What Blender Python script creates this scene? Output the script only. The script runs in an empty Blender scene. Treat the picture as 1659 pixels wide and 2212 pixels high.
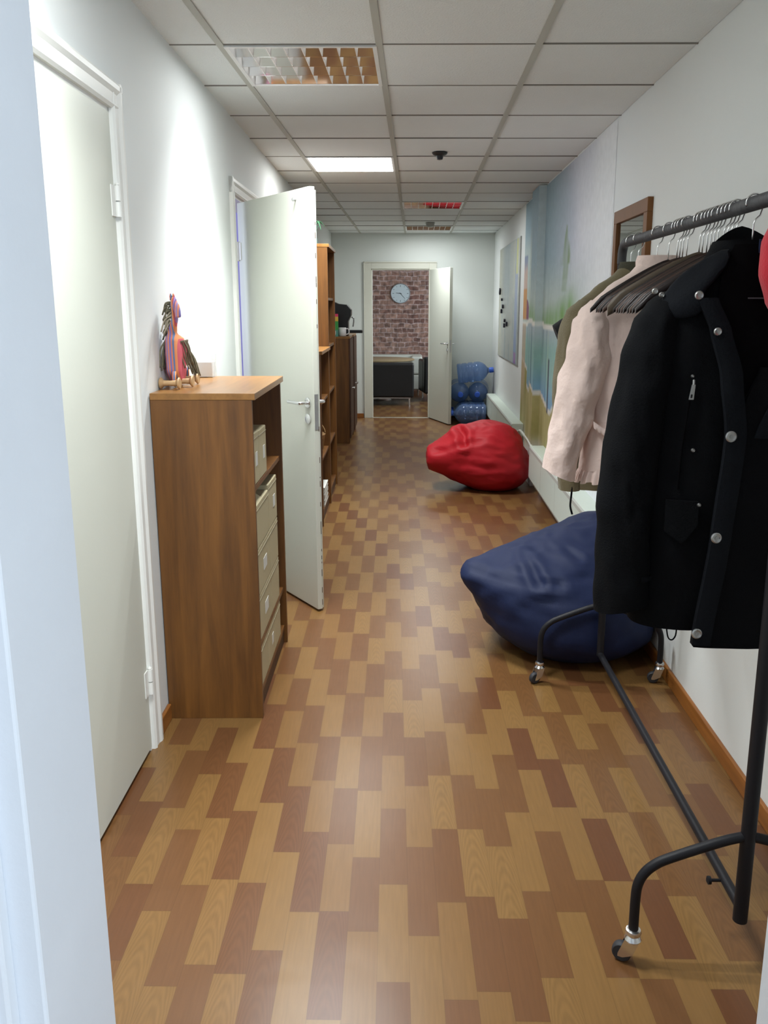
import bpy, bmesh, math, random
from math import sin, cos, pi, radians, sqrt, exp, floor, atan2
from mathutils import Vector, Matrix, noise

SC = bpy.context.scene
COL = SC.collection
random.seed(7)

# ------------------------------------------------------------------ helpers
def tag(o, label=None, cat=None, group=None, kind=None):
    if label: o['label'] = label
    if cat: o['category'] = cat
    if group: o['group'] = group
    if kind: o['kind'] = kind
    return o

def thing(name, label, cat, loc=(0, 0, 0), rz=0.0, group=None):
    o = bpy.data.objects.new(name, None)
    o.empty_display_size = 0.1
    COL.objects.link(o)
    o.location = loc
    o.rotation_euler = (0, 0, rz)
    return tag(o, label, cat, group)

def obj(name, bm, mats, parent=None, smooth=False, bevel=0.0, seg=2, subsurf=0, loc=None, rz=0.0, autosmooth=None):
    bmesh.ops.recalc_face_normals(bm, faces=bm.faces[:])
    me = bpy.data.meshes.new(name)
    bm.to_mesh(me)
    bm.free()
    if not isinstance(mats, (list, tuple)): mats = [mats]
    for m in mats: me.materials.append(m)
    if smooth or autosmooth:
        for p in me.polygons: p.use_smooth = True
    o = bpy.data.objects.new(name, me)
    COL.objects.link(o)
    if parent: o.parent = parent
    if loc: o.location = loc
    if rz: o.rotation_euler = (0, 0, rz)
    if bevel > 0:
        b = o.modifiers.new('bevel', 'BEVEL'); b.width = bevel; b.segments = seg
        b.limit_method = 'ANGLE'; b.angle_limit = radians(40)
    if subsurf:
        s = o.modifiers.new('sub', 'SUBSURF'); s.levels = subsurf; s.render_levels = subsurf
    if autosmooth:
        me.set_sharp_from_angle(angle=radians(autosmooth))
    return o

def dup_tree(root, loc=None, rz=None, label=None, group=None):
    r = root.copy(); COL.objects.link(r)
    if loc is not None: r.location = loc
    if rz is not None: r.rotation_euler = (0, 0, rz)
    if label: r['label'] = label
    if group: r['group'] = group
    for ch in list(root.children):
        c = ch.copy(); COL.objects.link(c); c.parent = r
        for g in list(ch.children):
            d = g.copy(); COL.objects.link(d); d.parent = c
    return r

def B(): return bmesh.new()

def bx(bm, x0, x1, y0, y1, z0, z1, mi=0):
    v = [bm.verts.new((x, y, z)) for x in (x0, x1) for y in (y0, y1) for z in (z0, z1)]
    for q in ((0, 1, 3, 2), (4, 6, 7, 5), (0, 4, 5, 1), (2, 3, 7, 6), (0, 2, 6, 4), (1, 5, 7, 3)):
        f = bm.faces.new([v[i] for i in q]); f.material_index = mi
    return v

def box(*a): 
    bm = B(); bx(bm, *a); return bm

def rings(bm, rs, cap0=True, cap1=True, closed=True, mi=0):
    vs = [[bm.verts.new(p) for p in r] for r in rs]
    n = len(vs[0])
    for a, b in zip(vs[:-1], vs[1:]):
        for i in range(n if closed else n - 1):
            j = (i + 1) % n
            f = bm.faces.new((a[i], a[j], b[j], b[i])); f.material_index = mi
    if cap0: bm.faces.new(vs[0][::-1]).material_index = mi
    if cap1: bm.faces.new(vs[-1]).material_index = mi
    return vs

def tube(bm, pts, r, seg=12, mi=0, cap=True, flat=1.0):
    pts = [Vector(p) for p in pts]
    n = len(pts)
    up = None; rs = []
    for i, p in enumerate(pts):
        t = (pts[min(i + 1, n - 1)] - pts[max(i - 1, 0)]).normalized()
        if up is None:
            up = Vector((0, 0, 1)) if abs(t.z) < .9 else Vector((1, 0, 0))
        s = t.cross(up).normalized(); up = s.cross(t).normalized()
        rr = r[i] if isinstance(r, (list, tuple)) else r
        rs.append([p + (s * cos(2 * pi * k / seg) + up * sin(2 * pi * k / seg) * flat) * rr for k in range(seg)])
    rings(bm, rs, cap, cap, True, mi)

def lathe(bm, prof, seg=24, c=(0, 0, 0), mi=0, axis='z', cap=True):
    rs = []
    for r, h in prof:
        ring = []
        for k in range(seg):
            a = 2 * pi * k / seg
            x, y = r * cos(a), r * sin(a)
            p = (x, y, h) if axis == 'z' else ((h, x, y) if axis == 'x' else (x, h, y))
            ring.append((p[0] + c[0], p[1] + c[1], p[2] + c[2]))
        rs.append(ring)
    rings(bm, rs, cap, cap, True, mi)

def prism(bm, poly, a0, a1, axis='y', mi=0):
    def P(u, v, a):
        return {'y': (u, a, v), 'x': (a, u, v), 'z': (u, v, a)}[axis]
    A = [bm.verts.new(P(u, v, a0)) for u, v in poly]
    Bv = [bm.verts.new(P(u, v, a1)) for u, v in poly]
    n = len(poly)
    for i in range(n):
        bm.faces.new((A[i], A[(i + 1) % n], Bv[(i + 1) % n], Bv[i])).material_index = mi
    bm.faces.new(A[::-1]).material_index = mi
    bm.faces.new(Bv).material_index = mi

def arc(cx, cy, r, a0, a1, n):
    return [(cx + r * cos(radians(a0 + (a1 - a0) * i / n)), cy + r * sin(radians(a0 + (a1 - a0) * i / n))) for i in range(n + 1)]

def smooth_path(pts, sub=6):
    pts = [Vector(p) for p in pts]
    out = []
    n = len(pts)
    for i in range(n - 1):
        p0 = pts[max(i - 1, 0)]; p1 = pts[i]; p2 = pts[i + 1]; p3 = pts[min(i + 2, n - 1)]
        for k in range(sub):
            t = k / sub
            out.append(0.5 * ((2 * p1) + (p2 - p0) * t + (2 * p0 - 5 * p1 + 4 * p2 - p3) * t * t + (3 * p1 - p0 - 3 * p2 + p3) * t ** 3))
    out.append(pts[-1])
    return out

def sstep(a, b, x):
    t = min(1, max(0, (x - a) / (b - a))); return t * t * (3 - 2 * t)
def lerp(a, b, t): return a + (b - a) * t
def mixc(a, b, t): return tuple(lerp(x, y, t) for x, y in zip(a, b))
def interp(tab, z):
    # tab: list of (z, values...) with rising z
    if z <= tab[0][0]: return tab[0][1:]
    for a, b in zip(tab[:-1], tab[1:]):
        if z <= b[0]:
            t = (z - a[0]) / (b[0] - a[0]); t = t * t * (3 - 2 * t) * .5 + t * .5
            return tuple(lerp(p, q, t) for p, q in zip(a[1:], b[1:]))
    return tab[-1][1:]

def srgb(r, g, b):
    def f(c):
        c /= 255.0
        return c / 12.92 if c <= .04045 else ((c + .055) / 1.055) ** 2.4
    return (f(r), f(g), f(b))

# ------------------------------------------------------------------ materials
MATS = {}
def mat(name, col, rough=.6, metal=0.0, bump=0.0, bscale=60.0, var=0.0, vscale=4.0, emis=None, estr=0.0,
        spec=.5, trans=0.0, ior=1.45, sheen=0.0, coat=0.0, stretch=None, alpha=1.0):
    m = bpy.data.materials.new(name); m.use_nodes = True
    nt = m.node_tree; b = nt.nodes['Principled BSDF']
    b.inputs['Base Color'].default_value = (*col, 1)
    b.inputs['Roughness'].default_value = rough
    b.inputs['Metallic'].default_value = metal
    b.inputs['Specular IOR Level'].default_value = spec
    b.inputs['Transmission Weight'].default_value = trans
    b.inputs['IOR'].default_value = ior
    b.inputs['Sheen Weight'].default_value = sheen
    b.inputs['Coat Weight'].default_value = coat
    b.inputs['Alpha'].default_value = alpha
    if emis:
        b.inputs['Emission Color'].default_value = (*emis, 1)
        b.inputs['Emission Strength'].default_value = estr
    tc = nt.nodes.new('ShaderNodeTexCoord')
    src = tc.outputs['Object']
    if stretch:
        mp = nt.nodes.new('ShaderNodeMapping'); mp.inputs['Scale'].default_value = stretch
        nt.links.new(src, mp.inputs['Vector']); src = mp.outputs['Vector']
    if var > 0:
        n = nt.nodes.new('ShaderNodeTexNoise'); n.inputs['Scale'].default_value = vscale; n.inputs['Detail'].default_value = 4
        nt.links.new(src, n.inputs['Vector'])
        mx = nt.nodes.new('ShaderNodeMix'); mx.data_type = 'RGBA'
        mx.inputs['A'].default_value = (*[c * (1 - var) for c in col], 1)
        mx.inputs['B'].default_value = (*[min(1, c * (1 + var)) for c in col], 1)
        nt.links.new(n.outputs['Fac'], mx.inputs['Factor'])
        nt.links.new(mx.outputs['Result'], b.inputs['Base Color'])
    if bump > 0:
        n2 = nt.nodes.new('ShaderNodeTexNoise'); n2.inputs['Scale'].default_value = bscale; n2.inputs['Detail'].default_value = 3
        nt.links.new(src, n2.inputs['Vector'])
        bp = nt.nodes.new('ShaderNodeBump'); bp.inputs['Strength'].default_value = bump; bp.inputs['Distance'].default_value = .01
        nt.links.new(n2.outputs['Fac'], bp.inputs['Height'])
        nt.links.new(bp.outputs['Normal'], b.inputs['Normal'])
    MATS[name] = m
    return m

def wood(name, c1, c2, axis='z', rough=.45, scale=1.0):
    m = bpy.data.materials.new(name); m.use_nodes = True
    nt = m.node_tree; b = nt.nodes['Principled BSDF']; L = nt.links.new
    b.inputs['Roughness'].default_value = rough
    tc = nt.nodes.new('ShaderNodeTexCoord')
    mp = nt.nodes.new('ShaderNodeMapping')
    s = {'z': (14, 14, 1.1), 'y': (14, 1.1, 14), 'x': (1.1, 14, 14)}[axis]
    mp.inputs['Scale'].default_value = tuple(v * scale for v in s)
    L(tc.outputs['Object'], mp.inputs['Vector'])
    n = nt.nodes.new('ShaderNodeTexNoise'); n.inputs['Scale'].default_value = 1.6; n.inputs['Detail'].default_value = 7
    n.inputs['Distortion'].default_value = .6
    L(mp.outputs['Vector'], n.inputs['Vector'])
    n2 = nt.nodes.new('ShaderNodeTexNoise'); n2.inputs['Scale'].default_value = 9; n2.inputs['Detail'].default_value = 4
    L(mp.outputs['Vector'], n2.inputs['Vector'])
    ad = nt.nodes.new('ShaderNodeMath'); ad.operation = 'MULTIPLY_ADD'; ad.inputs[1].default_value = .3
    L(n2.outputs['Fac'], ad.inputs[0]); L(n.outputs['Fac'], ad.inputs[2])
    cr = nt.nodes.new('ShaderNodeValToRGB')
    cr.color_ramp.elements[0].position = .42; cr.color_ramp.elements[0].color = (*c1, 1)
    cr.color_ramp.elements[1].position = .9; cr.color_ramp.elements[1].color = (*c2, 1)
    L(ad.outputs[0], cr.inputs['Fac']); L(cr.outputs['Color'], b.inputs['Base Color'])
    MATS[name] = m
    return m

def attr_mat(name, rough=.8, attr='Col', spec=.3):
    m = bpy.data.materials.new(name); m.use_nodes = True
    nt = m.node_tree; b = nt.nodes['Principled BSDF']
    b.inputs['Roughness'].default_value = rough; b.inputs['Specular IOR Level'].default_value = spec
    a = nt.nodes.new('ShaderNodeAttribute'); a.attribute_name = attr
    n = nt.nodes.new('ShaderNodeTexNoise'); n.inputs['Scale'].default_value = 18
    tc = nt.nodes.new('ShaderNodeTexCoord'); nt.links.new(tc.outputs['Object'], n.inputs['Vector'])
    hs = nt.nodes.new('ShaderNodeHueSaturation')
    mr = nt.nodes.new('ShaderNodeMapRange'); mr.inputs['To Min'].default_value = .9; mr.inputs['To Max'].default_value = 1.1
    nt.links.new(n.outputs['Fac'], mr.inputs['Value']); nt.links.new(mr.outputs['Result'], hs.inputs['Value'])
    nt.links.new(a.outputs['Color'], hs.inputs['Color']); nt.links.new(hs.outputs['Color'], b.inputs['Base Color'])
    MATS[name] = m
    return m

def color_grid(name, nu, nv, pos, colf, m, thick=None):
    """flat painted sheet: pos(u,v)->xyz, colf(u,v)->rgb, colours kept in a point colour attribute"""
    bm = B()
    vs = [[bm.verts.new(pos(i / nu, j / nv)) for j in range(nv + 1)] for i in range(nu + 1)]
    for i in range(nu):
        for j in range(nv):
            bm.faces.new((vs[i][j], vs[i + 1][j], vs[i + 1][j + 1], vs[i][j + 1]))
    cols = [colf(i / nu, j / nv) for i in range(nu + 1) for j in range(nv + 1)]
    me = bpy.data.meshes.new(name); bm.to_mesh(me); bm.free()
    at = me.color_attributes.new('Col', 'FLOAT_COLOR', 'POINT')
    for k, c in enumerate(cols): at.data[k].color = (*c, 1)
    me.materials.append(m)
    o = bpy.data.objects.new(name, me); COL.objects.link(o)
    return o

M = mat
M('wall', (.75, .775, .765), .75, bump=.05, bscale=220, var=.025, vscale=1.5)
M('jamb_paint', (.70, .73, .77), .55, bump=.04, bscale=120, var=.04, vscale=6)
M('door_paint', (.60, .615, .54), .42, bump=.02, bscale=90, var=.02, vscale=3)
M('casing_paint', (.78, .78, .74), .42, var=.03, vscale=8)
M('end_paint', (.66, .69, .66), .8, var=.03, vscale=2)
M('lavender', (.40, .36, .62), .8, var=.04)
M('chrome', (.78, .78, .78), .22, metal=1.0)
M('steel', (.55, .55, .55), .35, metal=1.0)
M('black_metal', (.011, .011, .014), .5, spec=.3, bump=.03, bscale=300)
M('rail_wrap', (.05, .05, .055), .6, bump=.25, bscale=60, var=.3, vscale=30)
M('black_plastic', (.02, .02, .022), .35)
M('dark_void', (.01, .01, .01), .9)
M('rubber', (.03, .03, .035), .6)
M('wheel_tread', (.10, .10, .11), .55)
M('red_nylon', (.42, .012, .020), .55, spec=.3, bump=.12, bscale=420, var=.08, vscale=3)
M('navy_nylon', (.010, .017, .056), .6, spec=.25, bump=.12, bscale=420, var=.1, vscale=3)
M('black_fabric', (.0038, .0042, .0052), .9, bump=.25, bscale=300, var=.2, vscale=9, spec=.12)
M('black_lining', (.0026, .0024, .003), .9, bump=.1, bscale=120, spec=.08)
M('blue_black_fabric', (.0052, .0064, .009), .8, bump=.2, bscale=200, var=.15, vscale=8, spec=.15)
M('tee_fabric', (.012, .012, .014), .9, bump=.2, bscale=200)
M('pink_fabric', (.76, .60, .545), .75, bump=.7, bscale=22, var=.06, vscale=7, sheen=.1)
M('olive_fabric', (.15, .125, .07), .9, bump=.3, bscale=200, var=.12, vscale=14, sheen=.1)
M('olive_dark', (.05, .048, .03), .9, bump=.3, bscale=200)
M('red_fabric', (.55, .012, .03), .8, bump=.2, bscale=200, sheen=.2)
M('label_cloth', (.02, .03, .09), .7)
M('stitch', (.10, .10, .11), .8)
M('snap_metal', (.45, .45, .44), .35, metal=.9)
M('hanger_dark', (.016, .010, .009), .35, spec=.35, var=.25, vscale=20)
M('hanger_brown', (.050, .024, .016), .35, spec=.35, var=.2, vscale=20)
M('hanger_olive', (.085, .062, .04), .45, var=.2, vscale=20)
M('box_card', (.46, .40, .25), .7, bump=.05, bscale=80, var=.06, vscale=9)
M('box_edge', (.32, .28, .19), .8)
M('paper', (.66, .66, .62), .7)
M('white_plastic', (.72, .74, .75), .35, var=.02)
M('acrylic', (.85, .88, .88), .1, alpha=.28)
M('spool_wood', (.46, .30, .15), .6, var=.2, vscale=40)
M('yarn', (.16, .14, .09), .95, var=.45, vscale=60)
M('yarn_light', (.42, .37, .27), .95, var=.4, vscale=60)
M('yarn_dark', (.05, .055, .06), .95, var=.4, vscale=60)
M('bead', (.85, .7, .45), .4)
M('wicker', (.30, .17, .07), .7, bump=.6, bscale=140, var=.3, vscale=70)
M('glass_green', (.25, .46, .40), .2, alpha=.55)
M('leaf', (.06, .20, .10), .6)
M('brown_frame', (.17, .072, .024), .5, spec=.3, var=.15, vscale=12)
M('mirror_glass', (.62, .64, .64), .02, metal=1.0)
M('board_edge', (.35, .36, .34), .5)
M('convector', (.62, .69, .61), .4, var=.02)
M('convector_lip', (.46, .47, .42), .45)
M('pipe_paint', (.62, .63, .57), .4)
M('bottle_blue', (.26, .44, .88), .07, trans=.75, ior=1.2, spec=1.0, coat=1.0, bump=.5, bscale=16)
M('cap_blue', (.05, .15, .70), .35)
M('bottle_label', (.6, .55, .35), .5)
M('leather_black', (.012, .012, .013), .38, bump=.15, bscale=120)
M('leather_white', (.62, .62, .55), .45, bump=.1, bscale=90)
M('table_wood', (.36, .27, .15), .3, var=.1, vscale=8)
M('clock_rim', (.35, .38, .40), .4)
M('clock_face', (.55, .62, .65), .5)
M('clock_mark', (.05, .06, .07), .5)
M('threshold', (.75, .70, .58), .25, metal=.9)
M('coffee_black', (.012, .013, .015), .32)
M('ceramic', (.72, .70, .70), .2)
M('pack_green', (.05, .33, .07), .4)
M('pack_yellow', (.70, .45, .06), .4)
M('pack_pink', (.65, .05, .12), .4)
M('pack_teal', (.10, .30, .24), .4)
M('tile', (.78, .81, .81), .9, bump=.35, bscale=130, var=.035, vscale=3)
M('tbar', (.46, .46, .42), .6)
M('tile_gap', (.22, .21, .19), .9)
M('lamp_white', (.85, .86, .86), .4)
M('lamp_alu', (.66, .66, .66), .06, metal=1.0)
M('lamp_blade', (.9, .9, .9), .35, metal=.1)
M('tube_on', (1, 1, 1), .5, emis=(1.0, .98, .94), estr=7.0)
M('tube_dim', (1, 1, 1), .5, emis=(1.0, .98, .95), estr=2.2)
M('diffuser', (1, 1, 1), .4, emis=(1.0, .985, .95), estr=7.0)
M('sensor_grey', (.34, .34, .31), .5)
M('magnet', (.03, .03, .05), .4)
M('purple_tag', (.22, .10, .28), .6)

cab_a = srgb(84, 52, 21); cab_b = srgb(120, 78, 33)
wood('cabinet_wood', cab_a, cab_b, 'z', .42)
wood('cabinet_wood_lit', srgb(120, 82, 40), srgb(148, 104, 54), 'y', .3)  # top boards: lighter copy of the wood, reflected light put into its colour
wood('cabinet_dark', srgb(56, 33, 20), srgb(80, 48, 28), 'z', .5)
wood('baseboard_wood', srgb(122, 72, 26), srgb(158, 100, 42), 'y', .45)

# --- vinyl floor printed as staggered wood blocks
def floor_material():
    m = bpy.data.materials.new('vinyl_parquet'); m.use_nodes = True
    nt = m.node_tree; L = nt.links.new; N = nt.nodes.new
    b = nt.nodes['Principled BSDF']
    geo = N('ShaderNodeNewGeometry'); sep = N('ShaderNodeSeparateXYZ'); L(geo.outputs['Position'], sep.inputs[0])
    def mth(op, a, b_=None, c=None):
        n = N('ShaderNodeMath'); n.operation = op
        for i, v in enumerate((a, b_, c)):
            if v is None: continue
            if hasattr(v, 'links') or hasattr(v, 'is_linked'): L(v, n.inputs[i])
            else: n.inputs[i].default_value = v
        return n.outputs[0]
    X, Yc = sep.outputs['X'], sep.outputs['Y']
    xr = mth('MULTIPLY_ADD', Yc, .0262, X)
    u = mth('MULTIPLY_ADD', xr, 1 / .0757, .0394 / .0757)
    col = mth('FLOOR', u); fu = mth('FRACT', u)
    wn = N('ShaderNodeTexWhiteNoise'); wn.noise_dimensions = '1D'; L(col, wn.inputs['W'])
    v = mth('ADD', mth('MULTIPLY_ADD', Yc, 1 / .318, mth('MULTIPLY', wn.outputs['Value'], .95)), mth('MULTIPLY_ADD', col, 1.0, 200.0))
    vor = N('ShaderNodeTexVoronoi'); vor.voronoi_dimensions = '1D'; vor.feature = 'F1'
    vor.inputs['Scale'].default_value = 1.0; vor.inputs['Randomness'].default_value = .5
    L(v, vor.inputs['W'])
    sc = N('ShaderNodeSeparateColor'); L(vor.outputs['Color'], sc.inputs[0])
    ve = N('ShaderNodeTexVoronoi'); ve.voronoi_dimensions = '1D'; ve.feature = 'DISTANCE_TO_EDGE'
    ve.inputs['Scale'].default_value = 1.0; ve.inputs['Randomness'].default_value = .5
    L(v, ve.inputs['W'])
    # printed sequence of tones along each strip, with a little scatter
    cell = mth('FLOOR', mth('ADD', vor.outputs['W'], .0))
    seq = mth('FLOORED_MODULO', cell, 4.0)
    fac = mth('ADD', mth('MULTIPLY', mth('ADD', seq, .5), .25), mth('MULTIPLY', mth('SUBTRACT', sc.outputs[0], .5), .235))
    cr = N('ShaderNodeValToRGB'); e = cr.color_ramp.elements
    cr.color_ramp.interpolation = 'LINEAR'
    tones = [(.0, (132, 99, 57)), (.16, (128, 94, 54)), (.22, (113, 78, 45)), (.27, (104, 67, 41)), (.40, (108, 72, 43)), (.48, (114, 79, 46)),
             (.53, (126, 92, 53)), (.70, (131, 98, 56)), (.76, (113, 78, 46)), (.90, (110, 74, 45)), (1.0, (101, 64, 40))]
    e[0].position = 0; e[0].color = (*srgb(*tones[0][1]), 1); e[1].position = 1; e[1].color = (*srgb(*tones[-1][1]), 1)
    for p, c in tones[1:-1]:
        q = e.new(p); q.color = (*srgb(*c), 1)
    L(fac, cr.inputs['Fac'])
    # straight grain and cathedral figure
    cmb = N('ShaderNodeCombineXYZ')
    L(mth('ADD', mth('MULTIPLY', xr, 1.0), mth('MULTIPLY', sc.outputs[1], 3.0)), cmb.inputs[0])
    L(mth('ADD', mth('MULTIPLY', Yc, .06), mth('MULTIPLY', sc.outputs[2], 5.0)), cmb.inputs[1])
    gn = N('ShaderNodeTexNoise'); gn.inputs['Scale'].default_value = 150; gn.inputs['Detail'].default_value = 4
    L(cmb.outputs[0], gn.inputs['Vector'])
    du = mth('SUBTRACT', fu, .5)
    par = mth('MULTIPLY_ADD', mth('MULTIPLY', du, du), 2.6, mth('MULTIPLY', v, 1.0))
    n2 = N('ShaderNodeTexNoise'); n2.inputs['Scale'].default_value = 14; L(geo.outputs['Position'], n2.inputs['Vector'])
    ring = mth('SINE', mth('MULTIPLY_ADD', par, 38.0, mth('MULTIPLY', n2.outputs['Fac'], 5.0)))
    isr = mth('GREATER_THAN', sc.outputs[1], .62)
    ringw = mth('MULTIPLY', mth('MULTIPLY', ring, isr), .07)
    grain = mth('MULTIPLY_ADD', gn.outputs['Fac'], .34, .83)
    val = mth('MULTIPLY', mth('ADD', grain, ringw), .90)
    # thin joints
    ju = mth('LESS_THAN', mth('MINIMUM', fu, mth('SUBTRACT', 1.0, fu)), .012)
    jv = mth('LESS_THAN', ve.outputs['Distance'], .004)
    joint = mth('MAXIMUM', ju, jv)
    val2 = mth('MULTIPLY', val, mth('MULTIPLY_ADD', joint, -.16, 1.0))
    hs = N('ShaderNodeHueSaturation'); L(cr.outputs['Color'], hs.inputs['Color']); L(val2, hs.inputs['Value'])
    L(hs.outputs['Color'], b.inputs['Base Color'])
    # worn gloss
    b.inputs['Roughness'].default_value = .29
    b.inputs['Specular IOR Level'].default_value = .42
    bn = N('ShaderNodeTexNoise'); bn.inputs['Scale'].default_value = 7; bn.inputs['Detail'].default_value = 2
    L(geo.outputs['Position'], bn.inputs['Vector'])
    bp = N('ShaderNodeBump'); bp.inputs['Strength'].default_value = .35; bp.inputs['Distance'].default_value = .003
    L(bn.outputs['Fac'], bp.inputs['Height']); L(bp.outputs['Normal'], b.inputs['Normal'])
    MATS['floor'] = m
floor_material()

def brick_material():
    m = bpy.data.materials.new('brick_wallpaper'); m.use_nodes = True
    nt = m.node_tree; L = nt.links.new; N = nt.nodes.new
    b = nt.nodes['Principled BSDF']; b.inputs['Roughness'].default_value = .8
    geo = N('ShaderNodeNewGeometry'); sep = N('ShaderNodeSeparateXYZ'); L(geo.outputs['Position'], sep.inputs[0])
    cm = N('ShaderNodeCombineXYZ'); L(sep.outputs['X'], cm.inputs[0]); L(sep.outputs['Z'], cm.inputs[1])
    nz = N('ShaderNodeTexNoise'); nz.inputs['Scale'].default_value = 5; nz.inputs['Detail'].default_value = 3
    L(cm.outputs[0], nz.inputs['Vector'])
    mx0 = N('ShaderNodeMix'); mx0.data_type = 'RGBA'; mx0.inputs['Factor'].default_value = .07
    L(cm.outputs[0], mx0.inputs['A']); L(nz.outputs['Color'], mx0.inputs['B'])
    br = N('ShaderNodeTexBrick')
    br.inputs['Color1'].default_value = (*srgb(120, 78, 66), 1); br.inputs['Color2'].default_value = (*srgb(172, 128, 108), 1)
    br.inputs['Mortar'].default_value = (*srgb(168, 140, 132), 1)
    br.inputs['Scale'].default_value = 1.0; br.inputs['Mortar Size'].default_value = .011; br.inputs['Mortar Smooth'].default_value = .6
    br.inputs['Brick Width'].default_value = .19; br.inputs['Row Height'].default_value = .078; br.inputs['Bias'].default_value = -.1
    L(mx0.outputs['Result'], br.inputs['Vector'])
    br2 = N('ShaderNodeTexBrick')
    br2.inputs['Color1'].default_value = (*srgb(104, 70, 60), 1); br2.inputs['Color2'].default_value = (*srgb(160, 122, 104), 1)
    br2.inputs['Mortar'].default_value = (*srgb(176, 150, 146), 1)
    br2.inputs['Scale'].default_value = 1.0; br2.inputs['Mortar Size'].default_value = .010; br2.inputs['Mortar Smooth'].default_value = .7
    br2.inputs['Brick Width'].default_value = .115; br2.inputs['Row Height'].default_value = .078; br2.offset = .35
    L(mx0.outputs['Result'], br2.inputs['Vector'])
    n3 = N('ShaderNodeTexNoise'); n3.inputs['Scale'].default_value = 3.2; n3.inputs['Detail'].default_value = 2; L(cm.outputs[0], n3.inputs['Vector'])
    st3 = N('ShaderNodeMapRange'); st3.inputs['From Min'].default_value = .44; st3.inputs['From Max'].default_value = .56; L(n3.outputs['Fac'], st3.inputs['Value'])
    mb = N('ShaderNodeMix'); mb.data_type = 'RGBA'; L(st3.outputs['Result'], mb.inputs['Factor']); L(br.outputs['Color'], mb.inputs['A']); L(br2.outputs['Color'], mb.inputs['B'])
    n2 = N('ShaderNodeTexNoise'); n2.inputs['Scale'].default_value = 13; n2.inputs['Detail'].default_value = 6
    L(cm.outputs[0], n2.inputs['Vector'])
    hs = N('ShaderNodeHueSaturation'); mr = N('ShaderNodeMapRange'); mr.inputs['From Min'].default_value = .3; mr.inputs['From Max'].default_value = .7
    mr.inputs['To Min'].default_value = .5; mr.inputs['To Max'].default_value = 1.5
    hs.inputs['Saturation'].default_value = .85
    L(n2.outputs['Fac'], mr.inputs['Value']); L(mr.outputs['Result'], hs.inputs['Value'])
    L(mb.outputs['Result'], hs.inputs['Color']); L(hs.outputs['Color'], b.inputs['Base Color'])
    MATS['brick'] = m
brick_material()

def stripe_material():
    m = bpy.data.materials.new('striped_cloth'); m.use_nodes = True
    nt = m.node_tree; L = nt.links.new; N = nt.nodes.new
    b = nt.nodes['Principled BSDF']; b.inputs['Roughness'].default_value = .9
    tc = N('ShaderNodeTexCoord'); sep = N('ShaderNodeSeparateXYZ'); L(tc.outputs['Object'], sep.inputs[0])
    md = N('ShaderNodeMath'); md.operation = 'MULTIPLY_ADD'; md.inputs[1].default_value = 19.0; md.inputs[2].default_value = .45
    L(sep.outputs['X'], md.inputs[0])
    fr = N('ShaderNodeMath'); fr.operation = 'FRACT'; L(md.outputs[0], fr.inputs[0])
    cr = N('ShaderNodeValToRGB'); cr.color_ramp.interpolation = 'CONSTANT'
    e = cr.color_ramp.elements
    seq = [(0, (150, 125, 165)), (.12, (210, 130, 95)), (.22, (120, 110, 170)), (.34, (205, 120, 95)), (.44, (96, 120, 160)),
           (.54, (216, 140, 92)), (.66, (190, 80, 95)), (.74, (150, 125, 180)), (.84, (110, 80, 130)), (.92, (205, 125, 110))]
    e[0].position = 0; e[0].color = (*srgb(*seq[0][1]), 1); e[1].position = seq[1][0]; e[1].color = (*srgb(*seq[1][1]), 1)
    for p, c in seq[2:]:
        q = e.new(p); q.color = (*srgb(*c), 1)
    L(fr.outputs[0], cr.inputs['Fac']); L(cr.outputs['Color'], b.inputs['Base Color'])
    MATS['striped'] = m
stripe_material()
attr_mat('mural_paint', .8); attr_mat('board_print', .25, spec=.5)

# ------------------------------------------------------------------ room dimensions
H = 2.4735             # ceiling
XR = 1.052             # right wall
YE = 11.66             # far end wall
S = .0245              # the left wall runs slightly out of parallel
V0, X0 = 2.4, -.908
def LP(u, v, z=0.0):   # u metres out from the left wall, v metres along it
    return (X0 + u - (v - V0) * S, v + u * S, z)
def xw(v): return X0 - (v - V0) * S
def struct(o): o['kind'] = 'structure'; return o

# floor
struct(obj('floor', box(-3.0, 3.0, -3.2, 16.0, -.08, 0), MATS['floor']))

# left wall with two door openings (built in its own frame, origin on the wall line)
LW_ORG = LP(0, V0)
def left_obj(name, bm, m, **k):
    return obj(name, bm, m, loc=LW_ORG, rz=S, **k)
D1 = (1.74, 2.66, 2.085); D2 = (4.60, 5.44, 2.085)
bm = B()
for a, b_ in ((.9, D1[0]), (D1[1], D2[0]), (D2[1], 9.4 + 2.4)):
    bx(bm, -.12, 0, a - V0, b_ - V0, 0, 2.6)
for d in (D1, D2):
    bx(bm, -.12, 0, d[0] - V0, d[1] - V0, d[2], 2.6)
struct(left_obj('wall_left', bm, MATS['wall']))
# right wall
struct(obj('wall_right', box(XR, XR + .14, .9, YE + .12, 0, 2.6), MATS['wall']))
# painted-over pipe casing on the right wall
# far end wall with door opening
bm = B(); EO = (-.605, .180, 2.012)
bx(bm, -1.4, EO[0], YE, YE + .12, 0, 2.6); bx(bm, EO[1], 1.3, YE, YE + .12, 0, 2.6); bx(bm, EO[0], EO[1], YE, YE + .12, EO[2], 2.6)
struct(obj('wall_end', bm, MATS['end_paint']))
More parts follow.
